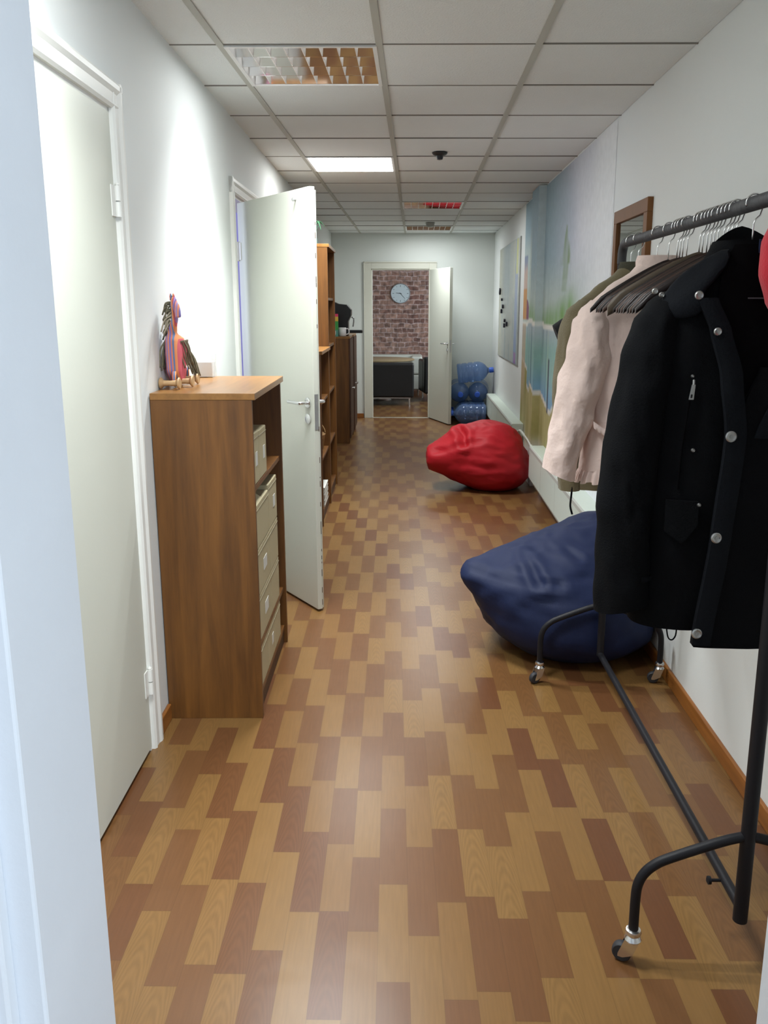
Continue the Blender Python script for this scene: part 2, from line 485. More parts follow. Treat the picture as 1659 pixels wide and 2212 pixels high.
# partition the camera looks through
bm = B()
bx(bm, -2.4, -.442, .85, 1.05, 0, 2.7); bx(bm, .506, 2.4, .85, 1.05, 0, 2.7); bx(bm, -.442, .506, .85, 1.05, 2.2, 2.7)
struct(obj('wall_front', bm, MATS['jamb_paint'], bevel=.004))
bm = B()
prism(bm, [(-.474, 0), (-.60, 0), (-.60, 2.3), (-.474, 2.3)], .826, .85, 'y')
prism(bm, [(-.486, 0), (-.56, 0), (-.56, 2.3), (-.486, 2.3)], .816, .827, 'y')
struct(obj('trim_1', bm, MATS['jamb_paint'], bevel=.004))
# front room shell
struct(obj('wall_front_room_left', box(-2.4, -2.3, -3.2, .85, 0, 2.7), MATS['wall']))
struct(obj('wall_front_room_right', box(2.3, 2.4, -3.2, .85, 0, 2.7), MATS['wall']))
struct(obj('ceiling_front_room', box(-2.4, 2.4, -3.2, 1.0, 2.7, 2.78), MATS['wall']))
# room behind the open door on the left
bm = B()
bx(bm, -2.4, -.12, 4.2 - V0, 4.3 - V0, 0, 2.6); bx(bm, -2.4, -.12, 6.2 - V0, 6.3 - V0, 0, 2.6); bx(bm, -2.5, -2.4, 4.2 - V0, 6.3 - V0, 0, 2.6)
bx(bm, -2.5, -.12, 4.2 - V0, 6.3 - V0, 2.6, 2.65)
struct(left_obj('wall_side_room', bm, MATS['lavender']))
# end room
bm = B()
bx(bm, -2.3, -2.2, YE + .12, 15.6, 0, 2.6); bx(bm, 2.2, 2.3, YE + .12, 12.4, 0, 2.6); bx(bm, 2.2, 2.3, 14.6, 15.6, 0, 2.6)
bx(bm, 2.2, 2.3, 12.4, 14.6, 0, .9); bx(bm, 2.2, 2.3, 12.4, 14.6, 2.2, 2.6)
bx(bm, -2.3, -1.4, YE, YE + .12, 0, 2.6); bx(bm, 1.3, 2.3, YE, YE + .12, 0, 2.6)
struct(obj('wall_end_room', bm, MATS['end_paint']))
struct(obj('wall_brick', box(-2.3, 2.3, 15.6, 15.7, 0, 2.6), MATS['brick']))
struct(obj('ceiling_end_room', box(-2.3, 2.3, YE + .12, 15.7, 2.6, 2.66), MATS['wall']))

# ceiling: suspended tiles on T bars, four tile bays left open for the recessed lamps
GX = [-1.342, -.742, -.142, .458, 1.058]
GY0 = 1.038
LAMPS = [(1, 4), (1, 8), (2, 12), (2, 16)]     # (column, row)
bm = B()
nrow = 18
for r in range(nrow):
    y0 = GY0 + .6 * r; y1 = min(y0 + .6, YE)
    if y0 >= YE: break
    for c in range(4):
        if (c, r) in LAMPS: continue
        x0, x1 = GX[c], min(GX[c + 1], XR)
        if c == 0: x0 = xw(y0 + .3) - .02
        dz = random.uniform(0, .004)
        tlt = random.uniform(-.002, .002)
        v = bx(bm, x0 + .002, x1 - .002, y0 + .0035, y1 - .0035, H + .001 + dz, H + .018)
        for k in (0, 4): v[k].co.z += tlt
for x in GX[1:4]:
    bx(bm, x - .013, x + .013, GY0 - .1, YE, H - .003, H + .012, 1)
for r in range(nrow + 1):
    y = GY0 + .6 * r
    if y < YE: bx(bm, -1.2, XR, y - .004, y + .004, H - .0008, H + .01, 2)
bx(bm, -1.3, 1.2, .95, YE + .1, H + .16, H + .2, 1)  # unseen slab above the tiles, added to block light
struct(obj('ceiling', bm, [MATS['tile'], MATS['tbar'], MATS['tile_gap']]))

# baseboards
def bb(v0, v1): return box(0, .014, v0 - V0, v1 - V0, 0, .062)
struct(left_obj('baseboard_left', bb(2.745, 2.879), MATS['baseboard_wood'], bevel=.003))
struct(left_obj('baseboard_left_far', bb(7.2, 9.36), MATS['baseboard_wood'], bevel=.003))
struct(obj('baseboard_right', box(XR - .015, XR, 1.05, 4.1, 0, .062), MATS['baseboard_wood'], bevel=.004))
bm = B(); bx(bm, -1.12, -.715, YE - .014, YE, 0, .062); bx(bm, .27, XR, YE - .014, YE, 0, .062)
struct(obj('baseboard_end', bm, MATS['baseboard_wood'], bevel=.003))

# ------------------------------------------------------------------ doors
def casing_profile(w, t):   # moulded architrave: (across, out)
    return [(0, 0), (0, t * .55), (w * .12, t * .8), (w * .2, t * .62), (w * .55, t * .7), (w * .72, t), (w * .9, t), (w, t * .8), (w, 0)]

def left_casing(name, d, w=.078, t=.022):
    bm = B()
    pr = casing_profile(w, t)
    # right-hand (far) and near uprights, then the head
    prism(bm, [(p[1], d[1] - V0 + p[0]) for p in pr], 0, d[2] + w, 'z')
    prism(bm, [(p[1], d[0] - V0 - p[0]) for p in pr], 0, d[2] + w, 'z')
    A = [bm.verts.new((p[1], d[0] - w - V0, d[2] + p[0])) for p in pr]
    C = [bm.verts.new((p[1], d[1] + w - V0, d[2] + p[0])) for p in pr]
    n = len(pr)
    for i in range(n): bm.faces.new((A[i], A[(i + 1) % n], C[(i + 1) % n], C[i]))
    bm.faces.new(A[::-1]); bm.faces.new(C)
    return struct(left_obj(name, bm, MATS['casing_paint']))
left_casing('trim_2', D1); left_casing('trim_3', D2)
bm = B()   # door linings in the wall thickness
for d in (D1, D2):
    bx(bm, -.12, .001, d[0] - V0, d[0] + .012 - V0, 0, d[2]); bx(bm, -.12, .001, d[1] - .012 - V0, d[1] - V0, 0, d[2])
    bx(bm, -.12, .001, d[0] - V0, d[1] - V0, d[2] - .012, d[2])
struct(left_obj('trim_4', bm, MATS['casing_paint']))

# door 1: closed leaf, nearest on the left
d1 = struct(left_obj('door_1', box(-.036, .004, D1[0] + .014 - V0, D1[1] - .010 - V0, .014, D1[2] - .012), MATS['door_paint'], bevel=.003))
for z in (.255, 1.82):
    bm = B()
    for k, (z0, z1) in enumerate(((-.045, -.002), (.002, .045))):
        lathe(bm, [(.0085, z0), (.0085, z1)], 12, (.012, D1[1] - .004 - V0, z))
    lathe(bm, [(.005, .045), (.007, .049), (.003, .054)], 10, (.012, D1[1] - .004 - V0, z))
    bx(bm, .003, .007, D1[1] - .044 - V0, D1[1] - .006 - V0, z - .045, z + .045)
    h = obj('hinge', bm, MATS['casing_paint'], d1, smooth=False)

def lever_set(name_parent, parent, x, z, side, sgn, mats=None):
    """handle set on a leaf in leaf space: x along the leaf, y normal; side = y of the face, sgn = outward"""
    bm = B()
    lathe(bm, [(.0255, 0), (.0255, sgn * .006), (.022, sgn * .009)], 24, (x, side, z), axis='y')
    tube(bm, smooth_path([(x, side, z), (x, side + sgn * .03, z), (x - .006, side + sgn * .047, z), (x - .03, side + sgn * .05, z),
                          (x - .12, side + sgn * .048, z - .002)], 5), .0085, 12)
    hd = obj('lever_handle', bm, MATS['chrome'], parent, autosmooth=40)
    bm = B()
    lathe(bm, [(.025, 0), (.025, sgn * .006), (.021, sgn * .009)], 24, (x, side, z - .078), axis='y')
    bx(bm, x - .004, x + .004, side + sgn * .0085 - .001, side + sgn * .0085 + .001, z - .09, z - .072)
    kh = obj('keyhole_plate', bm, MATS['chrome'], parent, autosmooth=40)

# door 2: cream leaf swung wide open towards the camera
hx, hy = -.953, 4.668
ang = atan2(4.018 - hy, -.487 - hx)
Lw = sqrt((4.018 - hy) ** 2 + (-.487 - hx) ** 2)
d2 = thing('door_2', 'cream door leaf standing wide open beside the brown bookcase of boxes', 'door', (hx, hy, 0), ang)
d2['kind'] = 'structure'
bm = B()
# leaf: main slab, with rebated lip at the lock edge and head; face seen is at y<=0 side
bx(bm, 0, Lw, 0, .027, .012, 2.047)
bx(bm, .012, Lw - .013, .027, .041, .012, 2.034)
obj('door_leaf', bm, MATS['door_paint'], d2, bevel=.002)
lever_set('d2', d2, Lw - .055, 1.055, 0, -1)
lever_set('d2', d2, Lw - .055, 1.055, .041, 1)
bm = B(); bx(bm, Lw - .001, Lw + .0015, .004, .024, .93, 1.10); bx(bm, Lw + .0012, Lw + .004, .008, .02, 1.035, 1.06)
obj('lock_plate', bm, MATS['steel'], d2)
bm = B(); lathe(bm, [(.006, 0), (.006, -.012), (.009, -.014), (.004, -.019)], 12, (Lw - .135, 0, 2.0), axis='y')
obj('coat_pin', bm, MATS['steel'], d2, autosmooth=40)
bm = B()
for i in range(26):   # chipped paint along the lock edge
    z = random.uniform(.02, 1.9) if i > 10 else random.uniform(.02, .5)
    bx(bm, Lw - .001 - random.uniform(0, .004), Lw + .0006, .0245, .0275, z, z + random.uniform(.006, .03))
obj('chipped_edge', bm, MATS['cabinet_dark'], d2)
for z in (.22, 1.80):
    bm = B(); lathe(bm, [(.0085, -.05), (.0085, .05)], 12, (.0, -.006, z)); bx(bm, .0, .034, -.0035, .001, z - .045, z + .045)
    obj('hinge', bm, MATS['casing_paint'], d2)

# end door
d3 = thing('door_3', 'pale door leaf standing half open at the far end of the corridor', 'door', (.180, YE - .002, 0), atan2(10.917 - 11.64, .431 - .180))
d3['kind'] = 'structure'
L3 = .765
bm = B(); bx(bm, 0, L3, 0, .040, .012, 2.004)
obj('door_leaf', bm, MATS['door_paint'], d3, bevel=.002)
lever_set('d3', d3, L3 - .055, 1.05, 0, -1); lever_set('d3', d3, L3 - .055, 1.05, .04, 1)
bm = B(); bx(bm, L3 - .001, L3 + .0015, .008, .03, .94, 1.1)
obj('lock_plate', bm, MATS['steel'], d3)
bm = B()
for x0, x1, z0, z1 in ((EO[0] - .1, EO[0], 0, EO[2] + .095), (EO[1], EO[1] + .1, 0, EO[2] + .095), (EO[0], EO[1], EO[2], EO[2] + .095)):
    bx(bm, x0, x1, YE - .02, YE, z0, z1)
bx(bm, EO[0], EO[0] + .014, YE - .008, YE + .12, 0, EO[2]); bx(bm, EO[1] - .006, EO[1], YE + .0, YE + .12, 0, EO[2]); bx(bm, EO[0], EO[1], YE - .008, YE + .12, EO[2] - .014, EO[2])
bx(bm, EO[0] - .1, EO[0] - .085, YE - .028, YE, 0, EO[2] + .095); bx(bm, EO[0] - .1, EO[1] + .1, YE - .028, YE, EO[2] + .08, EO[2] + .095)
struct(obj('trim_5', bm, mat('end_casing_paint', (.62, .62, .54), .45, var=.03), bevel=.003))
bm = B(); prism(bm, [(YE + .02, 0), (YE + .03, .006), (YE + .06, .006), (YE + .07, 0)], EO[0] + .014, EO[1], 'x')
struct(obj('trim_6', bm, MATS['threshold']))

# ------------------------------------------------------------------ ceiling lamps
def lamp(col, row, state, label):
    x0, y0 = GX[col], GY0 + .6 * row
    t = thing('ceiling_lamp', label, 'ceiling lamp', (x0 + .3, y0 + .3, H), 0, 'recessed lamps in the corridor ceiling')
    h = .29
    bm = B()
    for a in ((-h, h, -h, -h + .016), (-h, h, h - .016, h), (-h, -h + .016, -h + .016, h - .016), (h - .016, h, -h + .016, h - .016)):
        bx(bm, a[0], a[1], a[2], a[3], -.005, .088)
    bx(bm, -h, h, -h, h, .086, .092)
    obj('housing', bm, MATS['lamp_white'], t)
    q = h - .016
    if state == 'opal':
        bm = B()
        bx(bm, -q, q, -q, q, -.008, .004)
        obj('diffuser', bm, MATS['diffuser'], t, bevel=.003)
        return t
    bays = 4; bw = 2 * q / bays
    bm = B()
    for k in range(bays + 1):     # long mirrored reflectors, parabolic in section
        yc = -q + bw * k
        poly = []
        for j in range(7):
            s = j / 6; poly.append((yc - .0015 - .034 * s, .001 + .056 * s))
        for j in range(6, -1, -1):
            s = j / 6; poly.append((yc + .0015 + .034 * s, .001 + .056 * s))
        poly = [(min(q, max(-q, y)), z) for y, z in poly]
        prism(bm, poly, -q, q, 'x')
    obj('reflector', bm, MATS['lamp_alu'], t)
    bm = B()
    for c in range(1, 8):          # cross blades
        xc = -q + 2 * q * c / 8
        for k in range(bays):
            ya, yb = -q + bw * k, -q + bw * (k + 1)
            A = [(xc - .002, ya + .002, .002), (xc + .002, ya + .002, .002), (xc + .009, ya + .026, .05), (xc - .009, ya + .026, .05)]
            C = [(xc - .002, yb - .002, .002), (xc + .002, yb - .002, .002), (xc + .009, yb - .026, .05), (xc - .009, yb - .026, .05)]
            rings(bm, [A, C])
    obj('louvre_blades', bm, MATS['lamp_blade'], t)
    for k in range(bays):
        bm = B(); yc = -q + bw * (k + .5)
        tube(bm, [(-q + .01, yc, .062), (q - .01, yc, .062)], .008, 12)
        obj('tube', bm, MATS['tube_on' if state == 'on' else ('tube_dim' if state == 'dim' else 'lamp_white')], t, smooth=True)
    return t
lamp(1, 4, 'on', 'nearest recessed lamp with mirrored louvre grid, brown floor mirrored in it')
lamp(1, 8, 'opal', 'glaring white square lamp, the only ceiling lamp fully lit')
lamp(2, 12, 'off', 'louvred ceiling lamp beyond the white glaring one, tinged red by reflection')
lamp(2, 16, 'dim', 'farthest louvred ceiling lamp, close to the end wall')

def area(name, loc, rot, sx, sy, power, col, spread=180):
    l = bpy.data.lights.new(name, 'AREA'); l.shape = 'RECTANGLE'; l.size = sx; l.size_y = sy
    l.energy = power; l.color = col; l.spread = radians(spread)
    o = bpy.data.objects.new(name, l); COL.objects.link(o); o.location = loc; o.rotation_euler = rot
    return o
WARM = (.95, .99, 1.0)
for k, (col, row, p, pw) in enumerate(((1, 1, 8, 7), (1, 4, 10, 7), (1, 8, 9, 8), (2, 12, 0, 11), (2, 16, 5, 12))):
    for j in range(2):
        if p: area('lamp_light', (GX[col] + .3, GY0 + .6 * row + .18 + .24 * j, H - .014), (0, 0, 0), .5, .02, p, WARM, 104)
    area('added_fill', (GX[col] + .3, GY0 + .6 * row + .3, H - .016), (0, 0, 0), .5, .5, pw, WARM)  # broad fill added at every lamp position, the unlit louvred one too
area('window_light_front', (1.75, -1.55, 1.55), (radians(90), 0, radians(42)), 1.8, 1.8, 98, (.76, .88, 1.0))
area('window_light_end', (2.15, 13.5, 1.55), (radians(90), 0, radians(90)), 2.0, 1.2, 60, (.84, .93, 1.0))
area('window_light_side', (-3.2, 5.2, 1.6), (radians(90), 0, radians(-90)), 1.2, 1.2, 34, (.78, .88, 1.0))

# detectors
bm = B()
lathe(bm, [(.006, -.045), (.018, -.042), (.022, -.03), (.022, -.02), (.042, -.014), (.049, -.006), (.049, 0)], 24)
o = obj('detector', bm, MATS['black_plastic'], autosmooth=35, loc=(.149, 5.70, H + .001)); tag(o, 'small black detector dome on the ceiling beside the glaring lamp', 'detector')
bm = B(); lathe(bm, [(.03, -.05), (.045, -.045), (.05, -.03), (.05, -.012), (.055, -.008), (.055, 0)], 24)
o = obj('smoke_detector', bm, MATS['sensor_grey'], autosmooth=35, loc=(.165, 10.25, H + .001)); tag(o, 'grey round smoke detector in front of the farthest ceiling lamp', 'smoke detector')

# ------------------------------------------------------------------ storage units on the left
CW, CW_LIT, CD = MATS['cabinet_wood'], MATS['cabinet_wood_lit'], MATS['cabinet_dark']
def bookcase(label, v, w, h, d, shelves, over=.012):
    """open unit: local x out from the wall, local y along it; open front at +x"""
    t = thing('bookcase', label, 'bookcase', LP(.004, v), S)
    s = .02
    obj('side_panel', box(0, d, 0, s, 0, h - .024), CW, t, bevel=.0015)
    obj('side_panel', box(0, d, w - s, w, 0, h - .024), CW, t, bevel=.0015)
    obj('top_board', box(0, d + over, -.002, w + .002, h - .024, h), CW_LIT, t, bevel=.002)
    obj('back_panel', box(0, .006, s, w - s, .06, h - .024), CD, t)
    for z in shelves: obj('shelf', box(.006, d - .012, s, w - s, z - .02, z), CW, t, bevel=.001)
    obj('plinth', box(d - .03, d - .016, s, w - s, 0, .062), CD, t)
    return t
bookcase('brown bookcase of cardboard boxes, nearest on the left wall', 2.882, .75, 1.218, .350, (.085, .268, .872))
bookcase('low open bookcase half hidden behind the open cream door', 5.70, .73, 1.218, .345, (.085, .46, .86))
bookcase('tall brown bookcase rising behind the open cream door', 6.436, .735, 1.968, .345, (.085, .46, .86, 1.22, 1.58))
def door_cabinet(label, v, w, h, d):
    t = thing('cabinet', label, 'cabinet', LP(.004, v), S)
    s = .02
    obj('side_panel', box(0, d, 0, s, 0, h - .022), CW, t, bevel=.0015)
    obj('side_panel', box(0, d, w - s, w, 0, h - .022), CW, t, bevel=.0015)
    obj('top_board', box(0, d + .014, -.002, w + .002, h - .022, h), CW_LIT, t, bevel=.002)
    obj('back_panel', box(0, .006, s, w - s, .06, h - .022), CD, t)
    for z in (.085, .62): obj('shelf', box(.006, d - .03, s, w - s, z - .02, z), CD, t)
    for k in range(2):
        y0 = .003 + k * w / 2; y1 = w / 2 * (k + 1) - .003
        dd = obj('cabinet_door', box(d + .001, d + .019, y0, y1, .064, h - .026), CD, t, bevel=.0015)
        bm = B(); yk = y1 - .035 if k == 0 else y0 + .035
        lathe(bm, [(.005, 0), (.005, .014), (.012, .02), (.012, .027), (.006, .03)], 16, (d + .019, yk, .60), axis='x')
        obj('knob', bm, MATS['chrome'], dd, autosmooth=40)
    obj('plinth', box(d - .03, d - .016, s, w - s, 0, .062), CD, t)
    return t
door_cabinet('low brown cabinet under the coffee machine', 9.40, .655, 1.19, .335)
door_cabinet('farthest low brown cabinet, next to the end wall', 10.057, .655, 1.19, .345)

# archive boxes in the first bookcase
def cardbox(label, v0, v1, z0, z1, depth=.30, tagged=True, flap=False, group='archive boxes in the near bookcase'):
    x1 = .337
    t = thing('archive_box', label, 'box', LP(.004 + x1 - depth / 2, (v0 + v1) / 2, z0), S, group)
    hw, hd, hh = (v1 - v0) / 2 - .0015, depth / 2, z1 - z0
    bm = B(); bx(bm, -hd, hd, -hw, hw, .001, hh)
    obj('carton', bm, MATS['box_card'], t, bevel=.003)
    bm = B(); bx(bm, -hd - .001, hd + .0012, -hw - .0012, hw + .0012, hh - .022, hh - .0185)
    obj('lid_seam', bm, MATS['box_edge'], t)
    if tagged:
        bm = B(); bx(bm, hd, hd + .0012, hw * .05, hw * .5, hh * .35, hh * .62)
        obj('label_sticker', bm, MATS['paper'], t)
    if flap:
        bm = B()
        rings(bm, [[(hd - .002, -hw * .9, hh), (hd - .002, hw * .2, hh), (hd - .06, hw * .1, hh + .045), (hd - .08, -hw * .8, hh + .05)],
                   [(hd - .004, -hw * .9, hh), (hd - .004, hw * .2, hh), (hd - .062, hw * .1, hh + .043), (hd - .082, -hw * .8, hh + .048)]])
        obj('open_flap', bm, MATS['box_card'], t)
    return t
BX = [
 ('left box on the upper shelf of the near bookcase', 2.906, 3.085, .873, 1.062, True, False),
 ('right box on the upper shelf of the near bookcase', 3.088, 3.258, .873, 1.058, True, False),
 ('wide open-flapped box topping the lower stack of the near bookcase', 2.908, 3.268, .628, .795, False, True),
 ('narrow box topping the lower stack, right half of the near bookcase', 3.272, 3.50, .628, .812, True, False),
 ('wide box second from top in the lower stack, left half', 2.908, 3.268, .450, .626, True, False),
 ('narrow box second from top in the lower stack, right half', 3.272, 3.50, .450, .626, False, False),
 ('wide box third from top in the lower stack, left half', 2.908, 3.272, .269, .448, True, False),
 ('narrow box third from top in the lower stack, right half', 3.276, 3.50, .269, .448, False, False),
 ('leftmost box on the bottom shelf of the near bookcase', 2.908, 3.150, .086, .246, False, False),
 ('middle box on the bottom shelf of the near bookcase', 3.154, 3.330, .086, .246, True, False),
 ('rightmost box on the bottom shelf of the near bookcase', 3.334, 3.50, .086, .246, False, False)]
for lb, a, b_, z0, z1, tg, fl in BX: cardbox('beige cardboard ' + lb, a, b_, z0, z1, .30, tg, fl)

# things on the second bookcase's shelves
bm = B()
lathe(bm, [(.075, 0), (.085, .03), (.098, .12), (.102, .135), (.096, .137), (.08, .03), (.07, .012)], 28)
tk = thing('wicker_basket', 'small brown wicker basket on a shelf of the low bookcase', 'basket', LP(.235, 6.14, .462), S)
obj('basket_bowl', bm, MATS['wicker'], tk, smooth=True)
bm = B(); tube(bm, [(.1 * cos(a) * .98, 0, .13 + .10 * sin(a)) for a in [pi * i / 16 for i in range(17)]], .006, 8)
obj('basket_handle', bm, MATS['wicker'], tk, smooth=True)
for nm, zz, lb, hh in (('folder_stack', .087, 'white folder stack lying on the bottom shelf behind the open door', .075), ('paper_tray', .165, 'upper white paper tray resting on the folder stack', .06)):
    t = thing(nm, lb, 'paper stack', LP(.19, 6.1, zz), S)
    bm = B()
    for k in range(5):
        bx(bm, -.14 + k * .002, .15 - (k % 2) * .004, -.16 + .003 * k, .15, hh * k / 5, hh * (k + 1) / 5 - .001)
    obj('sheets', bm, MATS['paper'], t)

# vase with sprig on the tall bookcase
t = thing('vase', 'pale green glass vase on top of the tall bookcase', 'vase', LP(.22, 6.62, 1.969), S)
bm = B(); lathe(bm, [(.035, 0), (.045, .01), (.04, .05), (.03, .085), (.05, .13), (.055, .14), (.05, .14), (.026, .086), (.035, .02)], 24)
obj('vase_body', bm, MATS['glass_green'], t, smooth=True)
bm = B()
for k in range(9):
    a = 2 * pi * k / 9
    A = [(.0, .0, .11), (.03 * cos(a), .03 * sin(a), .15), (.07 * cos(a), .07 * sin(a), .17), (.1 * cos(a), .1 * sin(a), .13 + .03 * sin(3 * a))]
    tube(bm, smooth_path(A, 4), [.003] * 4 + [.012] * 5 + [.01, .006, .004, .002], 6, flat=.3)
obj('leaves', bm, MATS['leaf'], t, smooth=True)

# coffee machine, mug and packet on the cabinet
def ground_cab(u, v): return LP(u, v, 1.191)
t = thing('coffee_machine', 'black coffee machine on the low cabinet by the far door', 'coffee machine', ground_cab(.19, 9.80), S)
bm = B()
prof = [(-.16, .0), (.13, .0), (.13, .16), (.165, .23), (.165, .29), (.12, .345), (.02, .355), (-.02, .375), (-.06, .375), (-.08, .35), (-.16, .34)]
prism(bm, prof, -.12, .12, 'y')
obj('machine_body', bm, MATS['coffee_black'], t, bevel=.012, seg=3)
bm = B(); tube(bm, smooth_path([(.165, .0, .20), (.185, .0, .20), (.19, .0, .16), (.18, .0, .10)], 4), .008, 8)
obj('steam_wand', bm, MATS['steel'], t, smooth=True)
bm = B(); bx(bm, .12, .29, -.07, .07, .028, .062)
obj('drip_tray', bm, MATS['coffee_black'], t, bevel=.008)
t = thing('mug', 'white mug in front of the black coffee machine', 'mug', ground_cab(.262, 9.55), S)
bm = B(); lathe(bm, [(.036, 0), (.042, .006), (.043, .095), (.0395, .095), (.038, .012)], 28)
obj('cup', bm, MATS['ceramic'], t, smooth=True)
bm = B(); tube(bm, smooth_path([(.04, 0, .08), (.062, 0, .082), (.075, 0, .06), (.07, 0, .03), (.04, 0, .018)], 5), .0065, 8)
obj('mug_handle', bm, MATS['ceramic'], t, smooth=True)
t = thing('tea_packet', 'green and yellow packet beside the white mug', 'packet', ground_cab(.165, 9.50), S)
bm = B(); bx(bm, -.055, .055, -.03, .03, 0, .07); obj('lower_print', bm, MATS['pack_teal'], t)
bm = B(); bx(bm, -.055, .055, -.03, .03, .07, .165); obj('packet_body', bm, MATS['pack_green'], t)
bm = B(); bx(bm, -.055, .055, -.03, .03, .165, .215); obj('upper_print', bm, MATS['pack_yellow'], t)
bm = B(); prism(bm, [(-.03, .215), (.03, .215), (.006, .245), (-.006, .245)], .0, .055, 'x'); obj('folded_top', bm, MATS['pack_pink'], t)
bm = B(); bx(bm, 0, .03, -.0312, -.03, .02, .06); obj('white_mark', bm, MATS['paper'], t)
t = thing('drinking_glass', 'clear glass standing on top of the coffee machine', 'glass', ground_cab(.10, 9.80)[:2] + (1.191 + .3475,), S)
bm = B(); lathe(bm, [(.028, 0), (.034, .08), (.032, .08), (.026, .004)], 20); obj('tumbler', bm, MATS['acrylic'], t, smooth=True)

# striped toy on wooden spools, on the near bookcase
TZ = 1.2185
t = thing('toy_horse', 'striped cloth toy horse with yarn mane on wooden spool wheels', 'toy', LP(.052, 3.13, TZ), S)
bm = B()
# body: cushion seen head-on, neck rising, head hanging forward
tab = [(.012, .018, .0, .020), (.03, .025, -.005, .05), (.07, .027, -.01, .08), (.15, .027, .0, .095), (.195, .024, -.01, .085),
       (.222, .014, -.05, .03), (.26, .011, -.07, .022), (.30, .010, -.078, .018), (.335, .012, -.082, .02), (.35, .010, -.085, .016), (.365, .005, -.083, .006)]
rs = []
zs = [.012 + (.365 - .012) * i / 40 for i in range(41)]
for z in zs:
    hw, cy, hd = interp(tab, z)
    cx = -.012 + .024 * sstep(.2, .3, z)
    rs.append([(cx + hw * (abs(cos(a)) ** .6) * (1 if cos(a) > 0 else -1), cy + hd * (abs(sin(a)) ** .6) * (1 if sin(a) > 0 else -1), z) for a in [2 * pi * k / 24 for k in range(24)]])
rings(bm, rs)
obj('stuffed_body', bm, MATS['striped'], t, autosmooth=60)
bm = B(); tube(bm, smooth_path([(.013, -.085, .352), (.026, -.11, .33), (.034, -.122, .30), (.035, -.122, .285)], 4), [.01] * 4 + [.013] * 4 + [.012] * 3 + [.011, .006], 10)
obj('muzzle', bm, MATS['striped'], t, smooth=True)
for dx in (.002, .012):
    bm = B(); tube(bm, [(dx, -.08, .352), (dx - .002, -.078, .368), (dx - .003, -.076, .378)], [.006, .005, .002], 8); obj('ear', bm, MATS['striped'], t, smooth=True)
bm = B(); lathe(bm, [(.001, -.006), (.006, -.002), (.006, .002), (.001, .006)], 12, (.027, -.10, .335)); obj('eye_bead', bm, MATS['bead'], t, smooth=True)
def yarns(name, n, start, end, spread, m, sd):
    rnd = random.Random(sd); bm = B()
    for k in range(n):
        f = k / max(1, n - 1)
        a = Vector(start(f)); b_ = Vector(end(f)) + Vector((rnd.uniform(-1, 1) * spread, rnd.uniform(-1, 1) * spread, rnd.uniform(-1, 1) * spread))
        mid = (a + b_) / 2 + Vector((rnd.uniform(-.012, .004), rnd.uniform(-.008, .008), .015))
        tube(bm, smooth_path([a, mid, b_], 4), .0032, 5)
    return obj(name, bm, m, t, smooth=True)
yarns('mane', 26, lambda f: (.004, -.075 + .02 * f, .345 - .13 * f), lambda f: (-.028 - .012 * f, -.06 + .02 * f, .30 - .10 * f), .012, MATS['yarn'], 1)
yarns('mane_strands', 12, lambda f: (.004, -.07, .33 - .1 * f), lambda f: (-.034, -.062, .25 - .06 * f), .012, MATS['yarn_light'], 2)
yarns('side_fringe', 16, lambda f: (-.034, -.06 + .12 * f, .195), lambda f: (-.042 + .03 * f * .3, -.08 + .1 * f, .075), .014, MATS['yarn'], 3)
yarns('far_fringe', 10, lambda f: (.014, -.02 + .1 * f, .19), lambda f: (.030, .0 + .10 * f, .08), .014, MATS['yarn'], 4)
yarns('tail', 14, lambda f: (.012, .09, .15), lambda f: (.034, .11, .04), .014, MATS['yarn'], 5)
def spool(name, x, y):
    bm = B(); lathe(bm, [(.0, -.038), (.021, -.038), (.024, -.033), (.012, -.023), (.011, 0), (.012, .023), (.024, .033), (.021, .038), (.0, .038)], 20, (x, y, .0245), axis='x')
    obj(name, bm, MATS['spool_wood'], t, autosmooth=40)
spool('spool_wheel', -.012, -.11); spool('spool_wheel', .016, -.02); spool('spool_wheel', .008, .10)
for y in (-.10, -.02, .10):
    bm = B(); tube(bm, [(0, y, .024), (0, y + .01, .07)], .008, 8)
    obj('leg_stub', bm, MATS['striped'], t, smooth=True)

# white box with a clear card holder
t_toy = t; t_toy.scale = (.95, 1, .89)
t = thing('card_holder', 'white box with clear plastic edge on the near bookcase', 'card holder', LP(.045, 3.575, TZ), S)
bm = B(); bx(bm, -.046, .036, -.03, .035, .001, .065); obj('white_box', bm, MATS['white_plastic'], t, bevel=.003)
bm = B(); bx(bm, .036, .040, -.03, .04, .0, .09); bx(bm, -.046, .040, .036, .039, .0, .095); obj('clear_sheet', bm, MATS['acrylic'], t)

# ------------------------------------------------------------------ right wall
# pipe casing painted over by the mural
PY0, PY1, PX = 7.12, 7.52, XR - .062
bm = B(); bx(bm, PX, XR, PY0, PY1, .0, H - .003)
o = struct(obj('trim_7', bm, MATS['wall'], bevel=.002))

